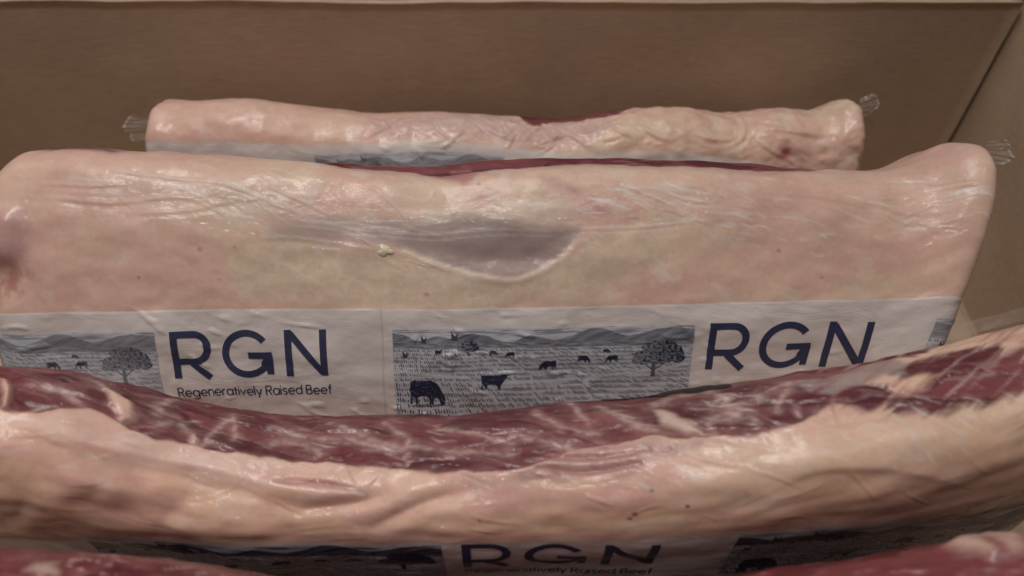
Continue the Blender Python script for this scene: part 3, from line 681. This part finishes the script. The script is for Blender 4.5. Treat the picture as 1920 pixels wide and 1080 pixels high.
def pasture_picture(c, bandobj, x_left, a0, a1, top, depth=48.0, res=.22, off=.5, sy=1.0, b1=None, gain=1.0):
    """the part of the picture from a0 to a1 mm of its length; x_left is where its left edge would lie"""
    b1 = depth if b1 is None else b1
    a = np.arange(a0, a1 + res, res); b = np.arange(0, b1 + res, res); A, B = np.meshgrid(a, b, indexing='ij')
    ink = 0
    for dx, dy in ((-.25, -.25), (.25, -.25), (-.25, .25), (.25, .25)): ink = ink + picture(A + dx * res, B + dy * res) / 4
    X = x_left + A; P = c.sample(X, top(X) + B * sy, off)
    return mesh_obj('pasture_picture', P, grid_faces(len(a), len(b)), M_PIC, bandobj, {'ink': np.clip(ink * gain, 0, 1).reshape(-1)})

def film_sheet(name, P, parent, mat=None, edge=None):
    return mesh_obj(name, P, grid_faces(P.shape[0], P.shape[1]), mat or M_FILM, parent, None if edge is None else {'edge': edge.reshape(-1)})
def bag_tail(name, root, out, across, length, width, seed, parent, pleat=1.0):
    """a gathered tail of spare film: a fan of pleats that leaves the pack at root, with a stiff welded rim"""
    n, m = 26, 60; t = np.linspace(0, 1, n); v = np.linspace(-1, 1, m); Tt, Vv = np.meshgrid(t, v, indexing='ij')
    out = np.array(out, float); out /= np.linalg.norm(out); ac = np.array(across, float); ac /= np.linalg.norm(ac); nz = np.cross(out, ac)
    r = length * (np.sqrt(1 - .75 * Vv**2) * (1 + .10 * fbm(Vv * 2, Vv * 0, seed, 2)))
    spread = width * (.75 + .25 * Tt); ph = fbm(Vv * 2.2, Tt * .4, seed + 1, 2)
    hgt = width * (pleat * (.10 * np.sin(Vv * 3 + 6 * ph) + .25 * ridged(Vv * 1.2 + Tt, Tt * 1.2 - Vv, seed + 2, 1)) + .55 * ph) * (.4 + .6 * Tt)
    P = np.array(root) + (Tt * r)[..., None] * out + (Vv * spread)[..., None] * ac + hgt[..., None] * nz
    edge = .8 * sstep(.84, .98, Tt) + .6 * sstep(.9, 1, np.abs(Vv)) + .25 * pleat * sstep(.7, .95, ridged(Vv * 1.2 + Tt, Tt * 1.2 - Vv, seed + 2, 1))
    return film_sheet(name, P, parent, None, np.clip(edge, 0, 1))

rng = np.random.default_rng(3)
GROUP = 'vacuum packed beef cuts standing in the carton'

# ---- second pack from the back: broad fat cap, membrane patch, printed band
T = TR['c2']; X, W = c2.GX, c2.GW
wx = X + 1.6 * fbm(X / 7, W / 7, 401, 3); wy = W + 1.6 * fbm(X / 7, W / 7, 402, 3)
MEMB_POLY = smooth_line(np.vstack([T['membrane'], T['membrane'][:1]]), 4)[:-1]
msd = poly_sd(X + .45 * (wx - X), W + .45 * (wy - W), MEMB_POLY); lower = sstep(24, 32, W - .06 * np.abs(X + 10)); memb = 1 - sstep(-4.5 + 3.5 * lower, 3.0 - 2.0 * lower, msd)
btop2 = lambda x: curve([(-250, 65)] + T['band_top'] + [(192, 64)], x)
bm = sstep(-3, 3, W - btop2(X))
h = 2.2 * fbm(X / 60, W / 40, 410, 3) + (.55 * fbm(X / 18, W / 14, 411, 2) + .08 * fbm(X / 5, W / 4, 412, 3)) * (1 - .85 * bm)
h = h - (1 - sstep(-9, 3, msd)) * (.1 + 2.3 * sstep(22, 40, W) * sstep(-75, -30, X)) + .3 * lower * np.exp(-((msd - 1.8) / 1.8)**2)
wr2 = np.zeros_like(X)
for k in [q for q in T if q.startswith('wr')]: wr2 = wrinkle(c2, wr2, T[k], rng.uniform(.6, 1.1), rng.uniform(.45, .8))
for zx, zw, sx_, sw_, n_ in ((70, 12, 30, 7, 34), (-120, 11, 28, 6, 26), (-40, 22, 40, 5, 30), (150, 8, 30, 8, 20), (-20, 34, 50, 5, 16)):
    for _ in range(n_):
        x0 = rng.normal(zx, sx_ * .6); w0 = rng.normal(zw, sw_ * .7); ln_ = rng.uniform(4, 16); an = rng.normal(.22, .25)
        wr2 = wrinkle(c2, wr2, [(x0, w0), (x0 + .5 * ln_ * math.cos(an), w0 + .5 * ln_ * math.sin(an) + rng.uniform(-.8, .8)), (x0 + ln_ * math.cos(an), w0 + ln_ * math.sin(an))], rng.uniform(.4, .7), rng.uniform(.2, .5))
le = curve([(-250, -30), (-100, -24)] + T['lean_edge'] + [(135, -26), (150, -60), (220, -70)], X)
h -= 1.6 * np.exp(-((W - le) / 5)**2)
bcre = ridged((X + .8 * W) / 38, (W - .25 * X) / 15, 445, 2); h += bm * (.8 * sstep(.72, .98, bcre) * sstep(-.1, .3, fbm(X / 40, W / 20, 446, 2)) + .8 * fbm(X / 24, W / 16, 447, 3))
h -= 2 * np.exp(-((X + 224) / 12)**2 - ((W - 50) / 8)**2); h += 4.5 * np.exp(-((X + 226) / 12)**4 - ((W - 31) / 11)**4)
zone = np.clip(np.exp(-((X - 60) / 55)**2 - ((W - 14) / 9)**2) + np.exp(-((X + 115) / 45)**2 - ((W - 14) / 9)**2) + .9 * np.exp(-((X + 30) / 75)**2 - ((W - 27) / 9)**2) + .5 * np.exp(-((X - 120) / 60)**2 - ((W - 22) / 14)**2), 0, 1)
cr = ridged((X + 1.2 * W) / 17, (W - .16 * X) / 4.2, 415, 3); wr2 *= 1 - .8 * memb
c2.displace(h + wr2 * .3)
wr2 = wr2 + .6 * zone * sstep(.55, .95, cr) * (1 - bm) * (1 - .85 * memb)
lean2 = sstep(.8, -.8, W - le - 1.0 * fbm(X / 6, W / 4, 414, 3)) * (W > -80)
col = fat_colour(c2, 420)
col = mix(col, FAT_YEL, .55 * (1 - sstep(-6, 6, poly_sd(wx, wy, T['yellow']))))
col = mix(col, FAT_WHITE, .35 * (1 - sstep(-4, 6, poly_sd(wx, wy, T['pale']))))
col = mix(col, FAT_PINK, .45 * sstep(60, 130, X) * sstep(60, 20, W)); col = mix(col, FAT_PINK, .5 * sstep(-90, -190, X))
lob = ridged(X / 7, W / 6, 430, 2); col = mix(col, [.74, .62, .50], .35 * sstep(.55, .85, lob) * (1 - sstep(-6, 8, poly_sd(wx, wy, T['yellow']))))
lf1, lf2, lh = voronoi((X + 3 * fbm(X / 8, W / 8, 433, 3)) / 9.5, (W + 3 * fbm(X / 8, W / 8, 434, 3)) / 7.5, 435)
lobz = (1 - sstep(-3, 7, poly_sd(wx, wy, T['yellow']))) * sstep(50, -10, X) + .35 * (1 - sstep(-3, 7, poly_sd(wx, wy, T['yellow'])))
lobz = np.clip(lobz, 0, 1); col = mix(col, [.68, .54, .40], lobz * .8 * sstep(.05, .35, lf2 - lf1) * (.5 + .5 * lh)); col = mix(col, [.72, .635, .55], lobz * .9 * np.exp(-((lf2 - lf1) / .13)**2) * (.4 + .8 * np.abs(fbm(X / 5, W / 5, 436, 2))).clip(0, 1))
mcol = mix(np.broadcast_to(MEMB, X.shape + (3,)), [.35, .235, .22], .8 * sstep(-60, 0, X) * sstep(22, 42, W)); col = mix(col, mcol * (1 + .07 * fbm(X / 40, W / 2.6, 431, 3))[..., None], memb * (.62 + .33 * sstep(-80, -45, X)))  # darker at lower right: shade of the hollow put into the membrane colour
for k, am in (('froth', .30), ('froth2', .2)):
    d, _, _ = line_d(wx, wy, smooth_line(T[k])); col = mix(col, [.74, .67, .62], am * np.exp(-(d / 1.3)**2) * (.55 + .6 * np.abs(fbm(X / 2, W / 2, 432, 2))))
d, _, _ = line_d(wx, wy, smooth_line(T['pink_streak'])); col = mix(col, [.55, .27, .28], .55 * np.exp(-(d / 2.6)**2))
col = mix(col, [.40, .13, .13], .75 * (1 - sstep(-3, 2.5, poly_sd(wx, wy, T['stain']))))
col = mix(col, [.50, .27, .27], .5 * np.exp(-np.clip(W - le, 0, 99) / 3.0) * sstep(-95, -50, X) * sstep(150, 80, X))
col = mix(col, lean_colour(c2, 440, .1), lean2)
pu = 1 - sstep(-5, 4, poly_sd(wx + 3 * fbm(X / 9, W / 9, 450, 2), wy, T['purple'] + [(-240, 42), (-240, 20)])); col = mix(col, [.55, .32, .31], pu * .85); col = mix(col, [.46, .16, .15], .75 * sstep(-.1, .25, fbm(X / 6, W / 8, 451, 3) + .1) * np.exp(-((X + 222) / 10)**2 - ((W - 50) / 9)**2))
for k in ():
    d, _, _ = line_d(wx, wy, T[k]); col = mix(col, [.30, .08, .09], .55 * np.exp(-(d / 1.3)**2))
d, _, _ = line_d(wx, wy, T['ridge_purple']); col = mix(col, [.20, .06, .09], .9 * np.exp(-(d / 4.2)**2))
crw = (1 - .8 * memb) * zone * sstep(.80, .99, cr) * (.5 + .8 * fbm(X / 6, W / 4, 437, 2)).clip(0, 1); col = mix(col, [.80, .74, .69], crw * .55)  # whitened film crackle, its glints painted into the fat colour
for k in ('wr11', 'wr12', 'wr13', 'wr10', 'wr15', 'wr8', 'wr17', 'wr18', 'wr14'):  # white lines along wrinkles: whitened film folds plus painted glints
    q = smooth_line(T[k]); col = streak(col, X + .6 * fbm(X / 4, W / 3, 438, 2), W + .6 * fbm(X / 4, W / 3, 439, 2), q, [.82, .76, .72], .42, .5, .15)
    if k in ('wr11', 'wr13'): col = streak(col, X + .9 * fbm(X / 5, W / 3, 448, 2), W + .9 * fbm(X / 5, W / 3, 449, 2), q + np.array([4, 2.6]), [.78, .72, .69], .35, .45, .1)
col = spots(c2, col, T['dots'][::2], 1.2, [.45, .16, .14], .6, rng)
col = spots(c2, col, [(rng.uniform(-220, 200), rng.uniform(0, 55)) for _ in range(30)], .7, [.52, .26, .22], .35, rng)
def crease_glints(c, col, zones, colour, seed):  # pale lines for whitened film creases and their glints, painted into the colour
    r = np.random.default_rng(seed); X, W = c.GX, c.GW; jx_ = X + .7 * fbm(X / 5, W / 4, seed, 2); jw_ = W + .7 * fbm(X / 5, W / 4, seed + 1, 2)
    for zx, zw, sx_, sw_, n_, an_, L_ in zones:
        for _ in range(n_):
            x0 = r.normal(zx, sx_); w0 = r.normal(zw, sw_); ln_ = r.uniform(.4, 1.6) * L_; an = r.normal(an_, .14); cu = r.normal(0, .08) * ln_
            p = smooth_line([(x0, w0), (x0 + .5 * ln_ * math.cos(an), w0 + .5 * ln_ * math.sin(an) + cu), (x0 + ln_ * math.cos(an), w0 + ln_ * math.sin(an))], 4)
            col = streak(col, jx_, jw_, p, colour, r.uniform(.25, .7), r.uniform(.3, .5), .12)
    return col
col = crease_glints(c2, col, [(65, 12, 26, 5, 26, .22, 15), (-125, 10, 26, 5, 22, .2, 16), (-50, 20, 34, 3, 20, .04, 18), (110, 22, 30, 6, 26, .1, 6), (0, 12, 25, 3, 14, .05, 12), (150, 10, 20, 7, 16, .25, 14), (-190, 12, 14, 5, 10, .05, 14)], [.84, .78, .73], 900)
pack2 = thing('beef_pack', 'broad pale beef pack with a grey-mauve membrane patch above its printed band', 'meat', (-.01, .235, 0), GROUP)
emit_cut(c2, pack2, col, [('lean_meat', lean2), ('membrane', memb)], wr2, lean2)
nx_, nw_ = T['nodule'][0]
u = np.linspace(0, 2 * np.pi, 28, endpoint=False); q = np.linspace(0, 1, 10); U, Q = np.meshgrid(u, q, indexing='ij'); U = np.vstack([U, U[:1]]); Q = np.vstack([Q, Q[:1]])
rad = 3.3 * (1 + .22 * np.sin(3 * U + 1) + .12 * np.sin(5 * U)) * np.sin(Q * np.pi / 2)
P = c2.sample(nx_ + rad * np.cos(U), nw_ + .8 * rad * np.sin(U), 0) + c2.sample(np.full(U.shape, nx_), np.full(U.shape, nw_), 1) * 0
nn = c2.N[np.searchsorted(c2.xs, nx_), np.searchsorted(c2.w, nw_)]
P = P + nn * ((1.0 * np.cos(Q * np.pi / 2) - .15) / 1000)[..., None]
mesh_obj('fat_nodule', P, grid_faces(P.shape[0], P.shape[1]), M_MEAT, pack2, {'col': np.broadcast_to([.78, .66, .48], (P.shape[0] * P.shape[1], 3)), 'wrinkle': np.zeros(P.shape[0] * P.shape[1])})
b2 = band(c2, pack2, -242, 188, btop2, 60, nx=520, nb=80, seed=5)
lt = lambda x: btop2(x) + 31.2 + curve([(-250, 1), (-80, .6), (90, 0), (160, 1.5), (216, 1)], x)     # baseline of the large letters
lettering(c2, b2, {'x': -153.0, 'w': lt}); lettering(c2, b2, {'x': 86.3, 'w': lt, 'sx': .985}, True, drop=14)
pt = lambda x: btop2(x) + 9.6
pasture_picture(c2, b2, -54.0, 0, 134, pt, b1=47, gain=1.18)
pasture_picture(c2, b2, -293.5, 50, 134, pt, b1=34)
pasture_picture(c2, b2, 173.5, 0, 14, pt, b1=34)
d = np.linspace(0, 1, 60); A, B = np.meshgrid(np.linspace(-60.8, -58.4, 6), d * 56, indexing='ij')
mesh_obj('weld_line', c2.sample(A + .3 * np.sin(B / 9), btop2(A) + B, .55 + .25 * np.sin((A + 60.3) / 1.7 * np.pi)), grid_faces(6, 60), M_WELD, b2)
e = c2.sample(181.5, -10., 0)
bag_tail('bag_end', e + np.array([-.001, .001, .001]), (1, .1, -.18), (.15, .5, .8), .0150, .0062, 77, pack2)

# ---- third pack: dark lean strip on top, folded fat below, printed band at the foot
T = TR['c3']; X, W = c3.GX, c3.GW
wx = X + 1.8 * fbm(X / 11, W / 8, 501, 2) + .4 * fbm(X / 3, W / 2, 503, 2); wy = W + 1.6 * fbm(X / 11, W / 8, 502, 2) + .35 * fbm(X / 3, W / 2, 504, 2)
ll = curve([(-236, 4), (-200, 3)] + T['lean_low'] + [(118, -12), (130, -26), (150, -40), (236, -50)], X)
lean = sstep(.9, -.9, wy - ll)
sl = curve([(80, -34)] + T['strip_low'] + [(160, -33), (236, -50)], X); lean = np.where(X > 105, np.maximum(lean * sstep(118, 110, X), sstep(1.4, -1.4, wy - sl - 6 - 2 * fbm(X / 9, W / 9, 505, 2))), lean)
rs1 = fbm((X + W) / 22, (W + .55 * X) / 3.2, 506, 3); rs2 = fbm((X + W) / 20, (W + .55 * X) / 4, 507, 3)
for k in ('redA', 'redB', 'redC'): lean = np.maximum(lean, 1 - sstep(-2.2, 1.8, poly_sd(X + 9 * rs1, W + 3.2 * rs2, T[k]) - 3.2))
for k in ('fatpatch', 'fatwedge', 'white1', 'white2'): lean = np.minimum(lean, sstep(-2.2, 1.2, poly_sd(wx, wy, T[k])))
btop3 = lambda x: curve([(-236, T['band_top'][0][1] + 2)] + T['band_top'] + [(236, T['band_top'][-1][1] + 4)], x)
bm = sstep(-4, 3, W - btop3(X)); fatz = (1 - lean) * (1 - bm)
h = 1.6 * fbm(X / 45, W / 30, 510, 3) + fatz * (1.5 * fbm(X / 34, W / 13, 511, 2) + .12 * fbm(X / 7, W / 5, 512, 2)) + fatz * 1.7 * sstep(-50, -120, X) * sstep(12, 24, W) * fbm(X / 24, W / 12, 520, 1)
seam3, hs3 = bundles(c3, 540, .45, 1.0)
h += lean * (.7 * fbm((X + .4 * W) / 16, (W - .25 * X) / 6, 513, 3) + (hs3 - .5) * 1.2 * sstep(0, .35, seam3) - .7 * np.exp(-(seam3 / .14)**2))
h += fatz * 1.6 * np.exp(-np.clip(W - ll, 0, 99) / 4.0) * (X < 110)
h += step_fold(c3, T['flap'], 2.3, 12, 1.5, .25) + step_fold(c3, T['flap2'], .8, 16, .8, .08)
for k, dd, ww in (('crease1', 1.1, 1.8), ('crease2', 1.3, 2.2), ('crease3', .3, 1.8), ('crease4', .6, 2.8), ('crease5', .7, 3.0), ('crease6', .6, 2.6)): h += crease(c3, T[k], dd, ww)
for k in ('d1', 'd2', 'd3'): h += crease(c3, T[k], .8, .9)
wr3 = np.zeros_like(X)
for _ in range(80):
    x0 = rng.uniform(-190, 195); w0 = rng.uniform(-2, 38); ln_ = rng.uniform(6, 22); an = rng.uniform(-.3, .9) if x0 > 0 else rng.uniform(-.7, .5)
    wr3 = wrinkle(c3, wr3, [(x0, w0), (x0 + ln_ * .5 * math.cos(an), w0 + ln_ * .5 * math.sin(an) + rng.uniform(-1, 1)), (x0 + ln_ * math.cos(an), w0 + ln_ * math.sin(an))], rng.uniform(.4, .8), rng.uniform(.25, .6))
c3.displace(h + wr3 * .35)
cr3 = ridged((X + .5 * W) / 13, (W - .55 * X) / 5, 522, 3); wr3 = wr3 * 1.3 + .6 * sstep(.6, .95, cr3) * sstep(-.05, .3, fbm(X / 30, W / 16, 523, 2))
col = fat_colour(c3, 530, -.05)
col = mix(col, FAT_YEL, .5 * sstep(60, 110, X) * sstep(0, 12, W)); col = mix(col, FAT_WHITE * np.array([1, .93, .92]), .7 * np.exp(-np.clip(W - ll, 0, 99) / 6.0) * sstep(120, 90, X))
big = fbm(X / 28, W / 11, 536, 3); col = mix(col, [.58, .36, .285], .7 * sstep(.05, .38, big) * sstep(8, 18, W) * sstep(20, -40, X)); col = mix(col, [.76, .60, .49], .7 * sstep(.05, .35, -big) * sstep(10, 20, W))
fl_ = smooth_line(T['flap']) + np.array([0, -3.2]); col = streak(col, wx, wy, fl_, [.82, .68, .625], .8, 2.6, .3)  # pale streak above the flap line: its ridge highlight painted in
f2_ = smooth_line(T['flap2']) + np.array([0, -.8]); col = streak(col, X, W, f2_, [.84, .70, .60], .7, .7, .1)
col = mix(col, FAT_PINK, .35 * sstep(40, -20, X)); col = mix(col, [.64, .35, .315], .55 * sstep(.08, .36, fbm((X + .5 * W) / 30, (W - .12 * X) / 4.5, 535, 3)) * sstep(3, 8, W - ll) * sstep(95, 60, X)); col = mix(col, [.62, .365, .335], .9 * (1 - sstep(-5, 6, poly_sd(wx, wy, T['pinkfat']))) * (.6 + .8 * fbm(X / 12, W / 5, 531, 3)).clip(0, 1))
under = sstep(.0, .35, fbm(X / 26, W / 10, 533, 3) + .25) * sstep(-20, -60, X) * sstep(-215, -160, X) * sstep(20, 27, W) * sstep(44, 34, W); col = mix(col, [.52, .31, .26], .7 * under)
col = mix(col, [.70, .485, .33], .55 * sstep(-.1, .3, fbm(X / 30, W / 12, 534, 3)) * sstep(6, 14, W)); col = mix(col, [.62, .40, .30], .5 * sstep(80, 110, X) * sstep(19, 24, W))
col = col * np.array([1.08, 1.015, 1.0])
lc = lean_colour(c3, 540, .45)
jx, jy, jm = X + .8 * fbm(X / 5, W / 4, 560, 3), W + .8 * fbm(X / 5, W / 4, 561, 3), (.65 + .7 * fbm(X / 4, W / 3, 562, 2)).clip(.2, 1)
for k in [q for q in T if q[0] == 's' and q[1:].isdigit()]:
    lc = streak(lc, jx, jy, smooth_line(T[k]), [.58, .40, .37], .9, rng.uniform(.9, 2.0), .3, jm, False)
for _ in range(95):
    x0 = rng.uniform(-200, 130); w0 = rng.uniform(-34, 8); ln_ = rng.uniform(5, 22); an = rng.uniform(.05, .6) * (1 if rng.random() < .8 else -1)
    lc = streak(lc, wx, wy, [(x0, w0), (x0 + ln_ * math.cos(an), w0 + ln_ * math.sin(an))], [.44, .24, .23] if rng.random() < .5 else [.06, .012, .016], rng.uniform(.2, .6), rng.uniform(.35, .9))
col = mix(col, lc, lean)
gz = 1 - sstep(-1.5, 1.5, poly_sd(wx, wy, T['gray'])); col = mix(col, mix(np.broadcast_to([.36, .28, .275], X.shape + (3,)), [.27, .10, .10], sstep(.1, .45, fbm((X + W) / 16, (W + .5 * X) / 4, 580, 3))), gz * .85)
pz = 1 - sstep(-2, 2, poly_sd(wx, wy, T['pinkzone'])); pk = fbm((X + W) / 18, (W - .3 * X) / 2.4, 570, 4); col = mix(col, mix(np.broadcast_to([.52, .31, .295], X.shape + (3,)), [.32, .11, .11], sstep(.05, .4, pk)), pz * .8)
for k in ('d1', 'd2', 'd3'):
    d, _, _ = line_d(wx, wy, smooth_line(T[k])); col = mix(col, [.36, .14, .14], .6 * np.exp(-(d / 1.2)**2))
rz = sstep(108, 122, X) * sstep(10, 2, W); rk = fbm((X + W) / 20, (W + .55 * X) / 2.6, 581, 4); col = mix(col, [.40, .16, .155], rz * .75 * sstep(.08, .36, rk) * (1 - lean)); col = mix(col, [.58, .40, .37], rz * lean * .6 * sstep(.12, .4, -rk))
for k in ('white1', 'white2'): col = mix(col, [.58, .46, .43], .55 * (1 - sstep(-2, .8, poly_sd(wx, wy, T[k]))))
col = spots(c3, col, T['dots'], 1.0, [.22, .06, .06], .85, rng)
ed = np.abs(wy - ll); col = mix(col, [.50, .25, .23], .35 * np.exp(-(ed / 1.3)**2) * (X < 112))
col = crease_glints(c3, col, [(130, 12, 34, 6, 46, .75, 7), (60, 10, 22, 5, 22, .6, 7), (-60, 12, 40, 6, 20, .3, 8), (-150, 8, 24, 6, 16, -.4, 8), (-40, -8, 70, 7, 8, .3, 10), (70, -9, 25, 6, 6, .35, 10)], [.80, .71, .67], 910)  # film crease lines with their glints painted in, on fat and lean
pack3 = thing('beef_pack', 'sagging beef pack with a long dark red lean strip along its top', 'meat', (0, .142, 0), GROUP)
emit_cut(c3, pack3, col, [('membrane', gz), ('lean_meat', lean * (1 - pz))], wr3, lean)
b3 = band(c3, pack3, -226, 226, btop3, 42, nx=480, nb=60, seed=6, soft=7.0)
lx0 = T['letters'][0][0]; wl = T['letters'][0][1]
bl3 = lambda x: curve([(-236, wl + 22), (lx0, wl + 22), (T['letters'][1][0], T['letters'][1][1] + 22), (236, T['letters'][1][1] + 30)], x)
lettering(c3, b3, {'x': lx0, 'w': bl3, 'sx': (T['letters'][1][0] - lx0) / 69.0}, True)
pt3 = lambda x: btop3(x) + 5.0
pasture_picture(c3, b3, T['pic_l'][0][0] - 134, 0, 134, pt3, res=.35, b1=36, gain=1.7)  # extra ink in both pictures stands for the shade at this pack's foot
pasture_picture(c3, b3, T['pic_r'][0][0], 0, 134, pt3, res=.35, b1=36, gain=1.7)
# loose bag film standing up behind the ridge on the right, and the dark printed fold beside it
xs = np.linspace(138, 222, 60); t = np.linspace(0, 1, 12)
A, B = np.meshgrid(xs, t, indexing='ij'); P = c3.sample(A, np.full(A.shape, -31.), .2); P = P + np.stack([0 * A, .0012 + .004 * B, (.0005 + B * (.0055 + .003 * np.sin(A / 17)) * sstep(136, 165, A)) + .0008 * fbm(A / 6, B * 3, 601, 3) * B], -1)
film_sheet('loose_film', P, pack3)
xs = np.linspace(36, 82, 60); A, B = np.meshgrid(xs, t, indexing='ij')
P = c3.sample(A, -36 + B * (7 + 10 * sstep(34, 80, A)) + .4 * fbm(A / 7, B, 602, 2), .35 + .15 * np.sin(B * np.pi))
mesh_obj('dark_printed_fold', P, grid_faces(60, 12), M_DARK, pack3)

# ---- backmost pack
T = TR['c1']; X, W = c1.GX, c1.GW
wx = X + 2 * fbm(X / 9, W / 7, 301, 3); wy = W + 2 * fbm(X / 9, W / 7, 302, 3)
btop1 = lambda x: curve([(-220, T['band_top'][0][1])] + T['band_top'] + [(210, T['band_top'][-1][1] + 6)], x)
pz = 1 - sstep(-4, 4, poly_sd(wx, wy, T['pinkzone'])); ls = sstep(30, 80, X)
h = 1.5 * fbm(X / 40, W / 30, 310, 3) + (.5 + .9 * ls + .9 * pz) * fbm(X / 14, W / 10, 311, 3) + (.12 + .15 * ls) * fbm(X / 5, W / 4, 312, 3)
wr1 = np.zeros_like(X)
for k in [q for q in T if q.startswith('wr')]: wr1 = wrinkle(c1, wr1, T[k], 1.3, .9)
for _ in range(40):
    x0 = rng.uniform(-90, 60); w0 = rng.uniform(-12, 16); ln_ = rng.uniform(6, 16); an = rng.uniform(-1.2, 1.2)
    wr1 = wrinkle(c1, wr1, [(x0, w0), (x0 + ln_ * .5 * math.cos(an), w0 + ln_ * .5 * math.sin(an) + 1), (x0 + ln_ * math.cos(an), w0 + ln_ * math.sin(an))], .8, rng.uniform(.4, .9))
rs = np.hypot(X - T['redspot'][0][0], (W - T['redspot'][0][1]) * .8); h -= 2.2 * np.exp(-(rs / 4)**2)
c1.displace(h + wr1 * .9)
le1 = curve([(-220, -40), (0, -34)] + [(a, b) for a, b in T['lean_edge']] + [(80, -34), (210, -40)], X); lean1 = sstep(.8, -.8, W - le1 - 3) * (W > -70) * (X > 2) * (X < 74)
col = fat_colour(c1, 320, .14); col = mix(col, FAT_PINK, .5 * sstep(-60, -120, X)); col = mix(col, [.60, .42, .385], .7 * pz)
pk = ridged(X / 9, W / 8, 331, 3); col = mix(col, [.50, .29, .27], .5 * pz * sstep(.6, .9, pk)); col = mix(col, FAT_YEL, .25 * (1 - sstep(-5, 6, poly_sd(wx, wy, T['yel']))))
col = mix(col, [.64, .47, .33], .45 * ls * sstep(.05, .4, fbm((X + W) / 16, (W - .4 * X) / 6, 333, 3)))
col = mix(col, [.42, .14, .14], .5 * np.exp(-(rs / 6)**2)); col = mix(col, [.28, .035, .04], .9 * np.exp(-(rs / 3)**2))
col = mix(col, lean_colour(c1, 340, .1), lean1)
pack1 = thing('beef_pack', 'backmost beef pack nearest the rear cardboard wall, only its top showing', 'meat', (0, .372, 0), GROUP)
emit_cut(c1, pack1, col, [('lean_meat', lean1)], wr1)
b1 = band(c1, pack1, -212, 190, btop1, 46, nx=300, nb=40, seed=7, soft=2.0)
x_ = T['pic'][0][0]; pasture_picture(c1, b1, x_, 0, 110, lambda x: btop1(x) + 6.5, res=.5, b1=30)
e = c1.sample(-209., 9., 0); bag_tail('bag_end', e + np.array([.002, .003, -.002]), (-1, .1, -.15), (0, .3, 1), .0185, .0100, 80, pack1, .25)
e = c1.sample(203., -5., 0); bag_tail('bag_end', e + np.array([-.002, .003, .001]), (1, .1, .2), (0, .4, 1), .0125, .0065, 81, pack1, .6)

# ---- frontmost pack, mostly below the picture
T = TR['c4']; X, W = c4.GX, c4.GW
wx = X + 2 * fbm(X / 9, W / 7, 701, 3); wy = W + 2 * fbm(X / 9, W / 7, 702, 3)
kn = 1 - sstep(-2.5, 2.5, poly_sd(wx, wy, T['knob'])); pl = 1 - sstep(-1.5, 1.5, poly_sd(wx, wy, T['pale']))
h = 1.8 * fbm(X / 30, W / 20, 710, 4) + .6 * fbm(X / 8, W / 5, 711, 3) + 2.2 * kn
c4.displace(h)
lc = lean_colour(c4, 720, -.3, 1.2) * np.array([1.12, .95, .95]); r = ridged((X + W) / 12, (W - .3 * X) / 7, 721, 3); lc = mix(lc, [.58, .37, .34], .8 * sstep(.64, .92, r) * sstep(-.2, .2, fbm(X / 20, W / 12, 722, 2)))
col = mix(lc, [.64, .42, .36], kn); col = mix(col, [.62, .42, .36], pl * .8)
d, _, _ = line_d(wx, wy, T['notch']); col = mix(col, [.22, .04, .045], .85 * np.exp(-(d / 2.2)**2))
pack4 = thing('beef_pack', 'frontmost red beef pack cut off by the bottom edge of the view', 'meat', (0, .054, 0), GROUP)
emit_cut(c4, pack4, col, [('fat_streak', pl * (kn < .5)), ('lean_meat', 1 - np.maximum(kn, pl))], None, 1 - np.maximum(kn, pl))
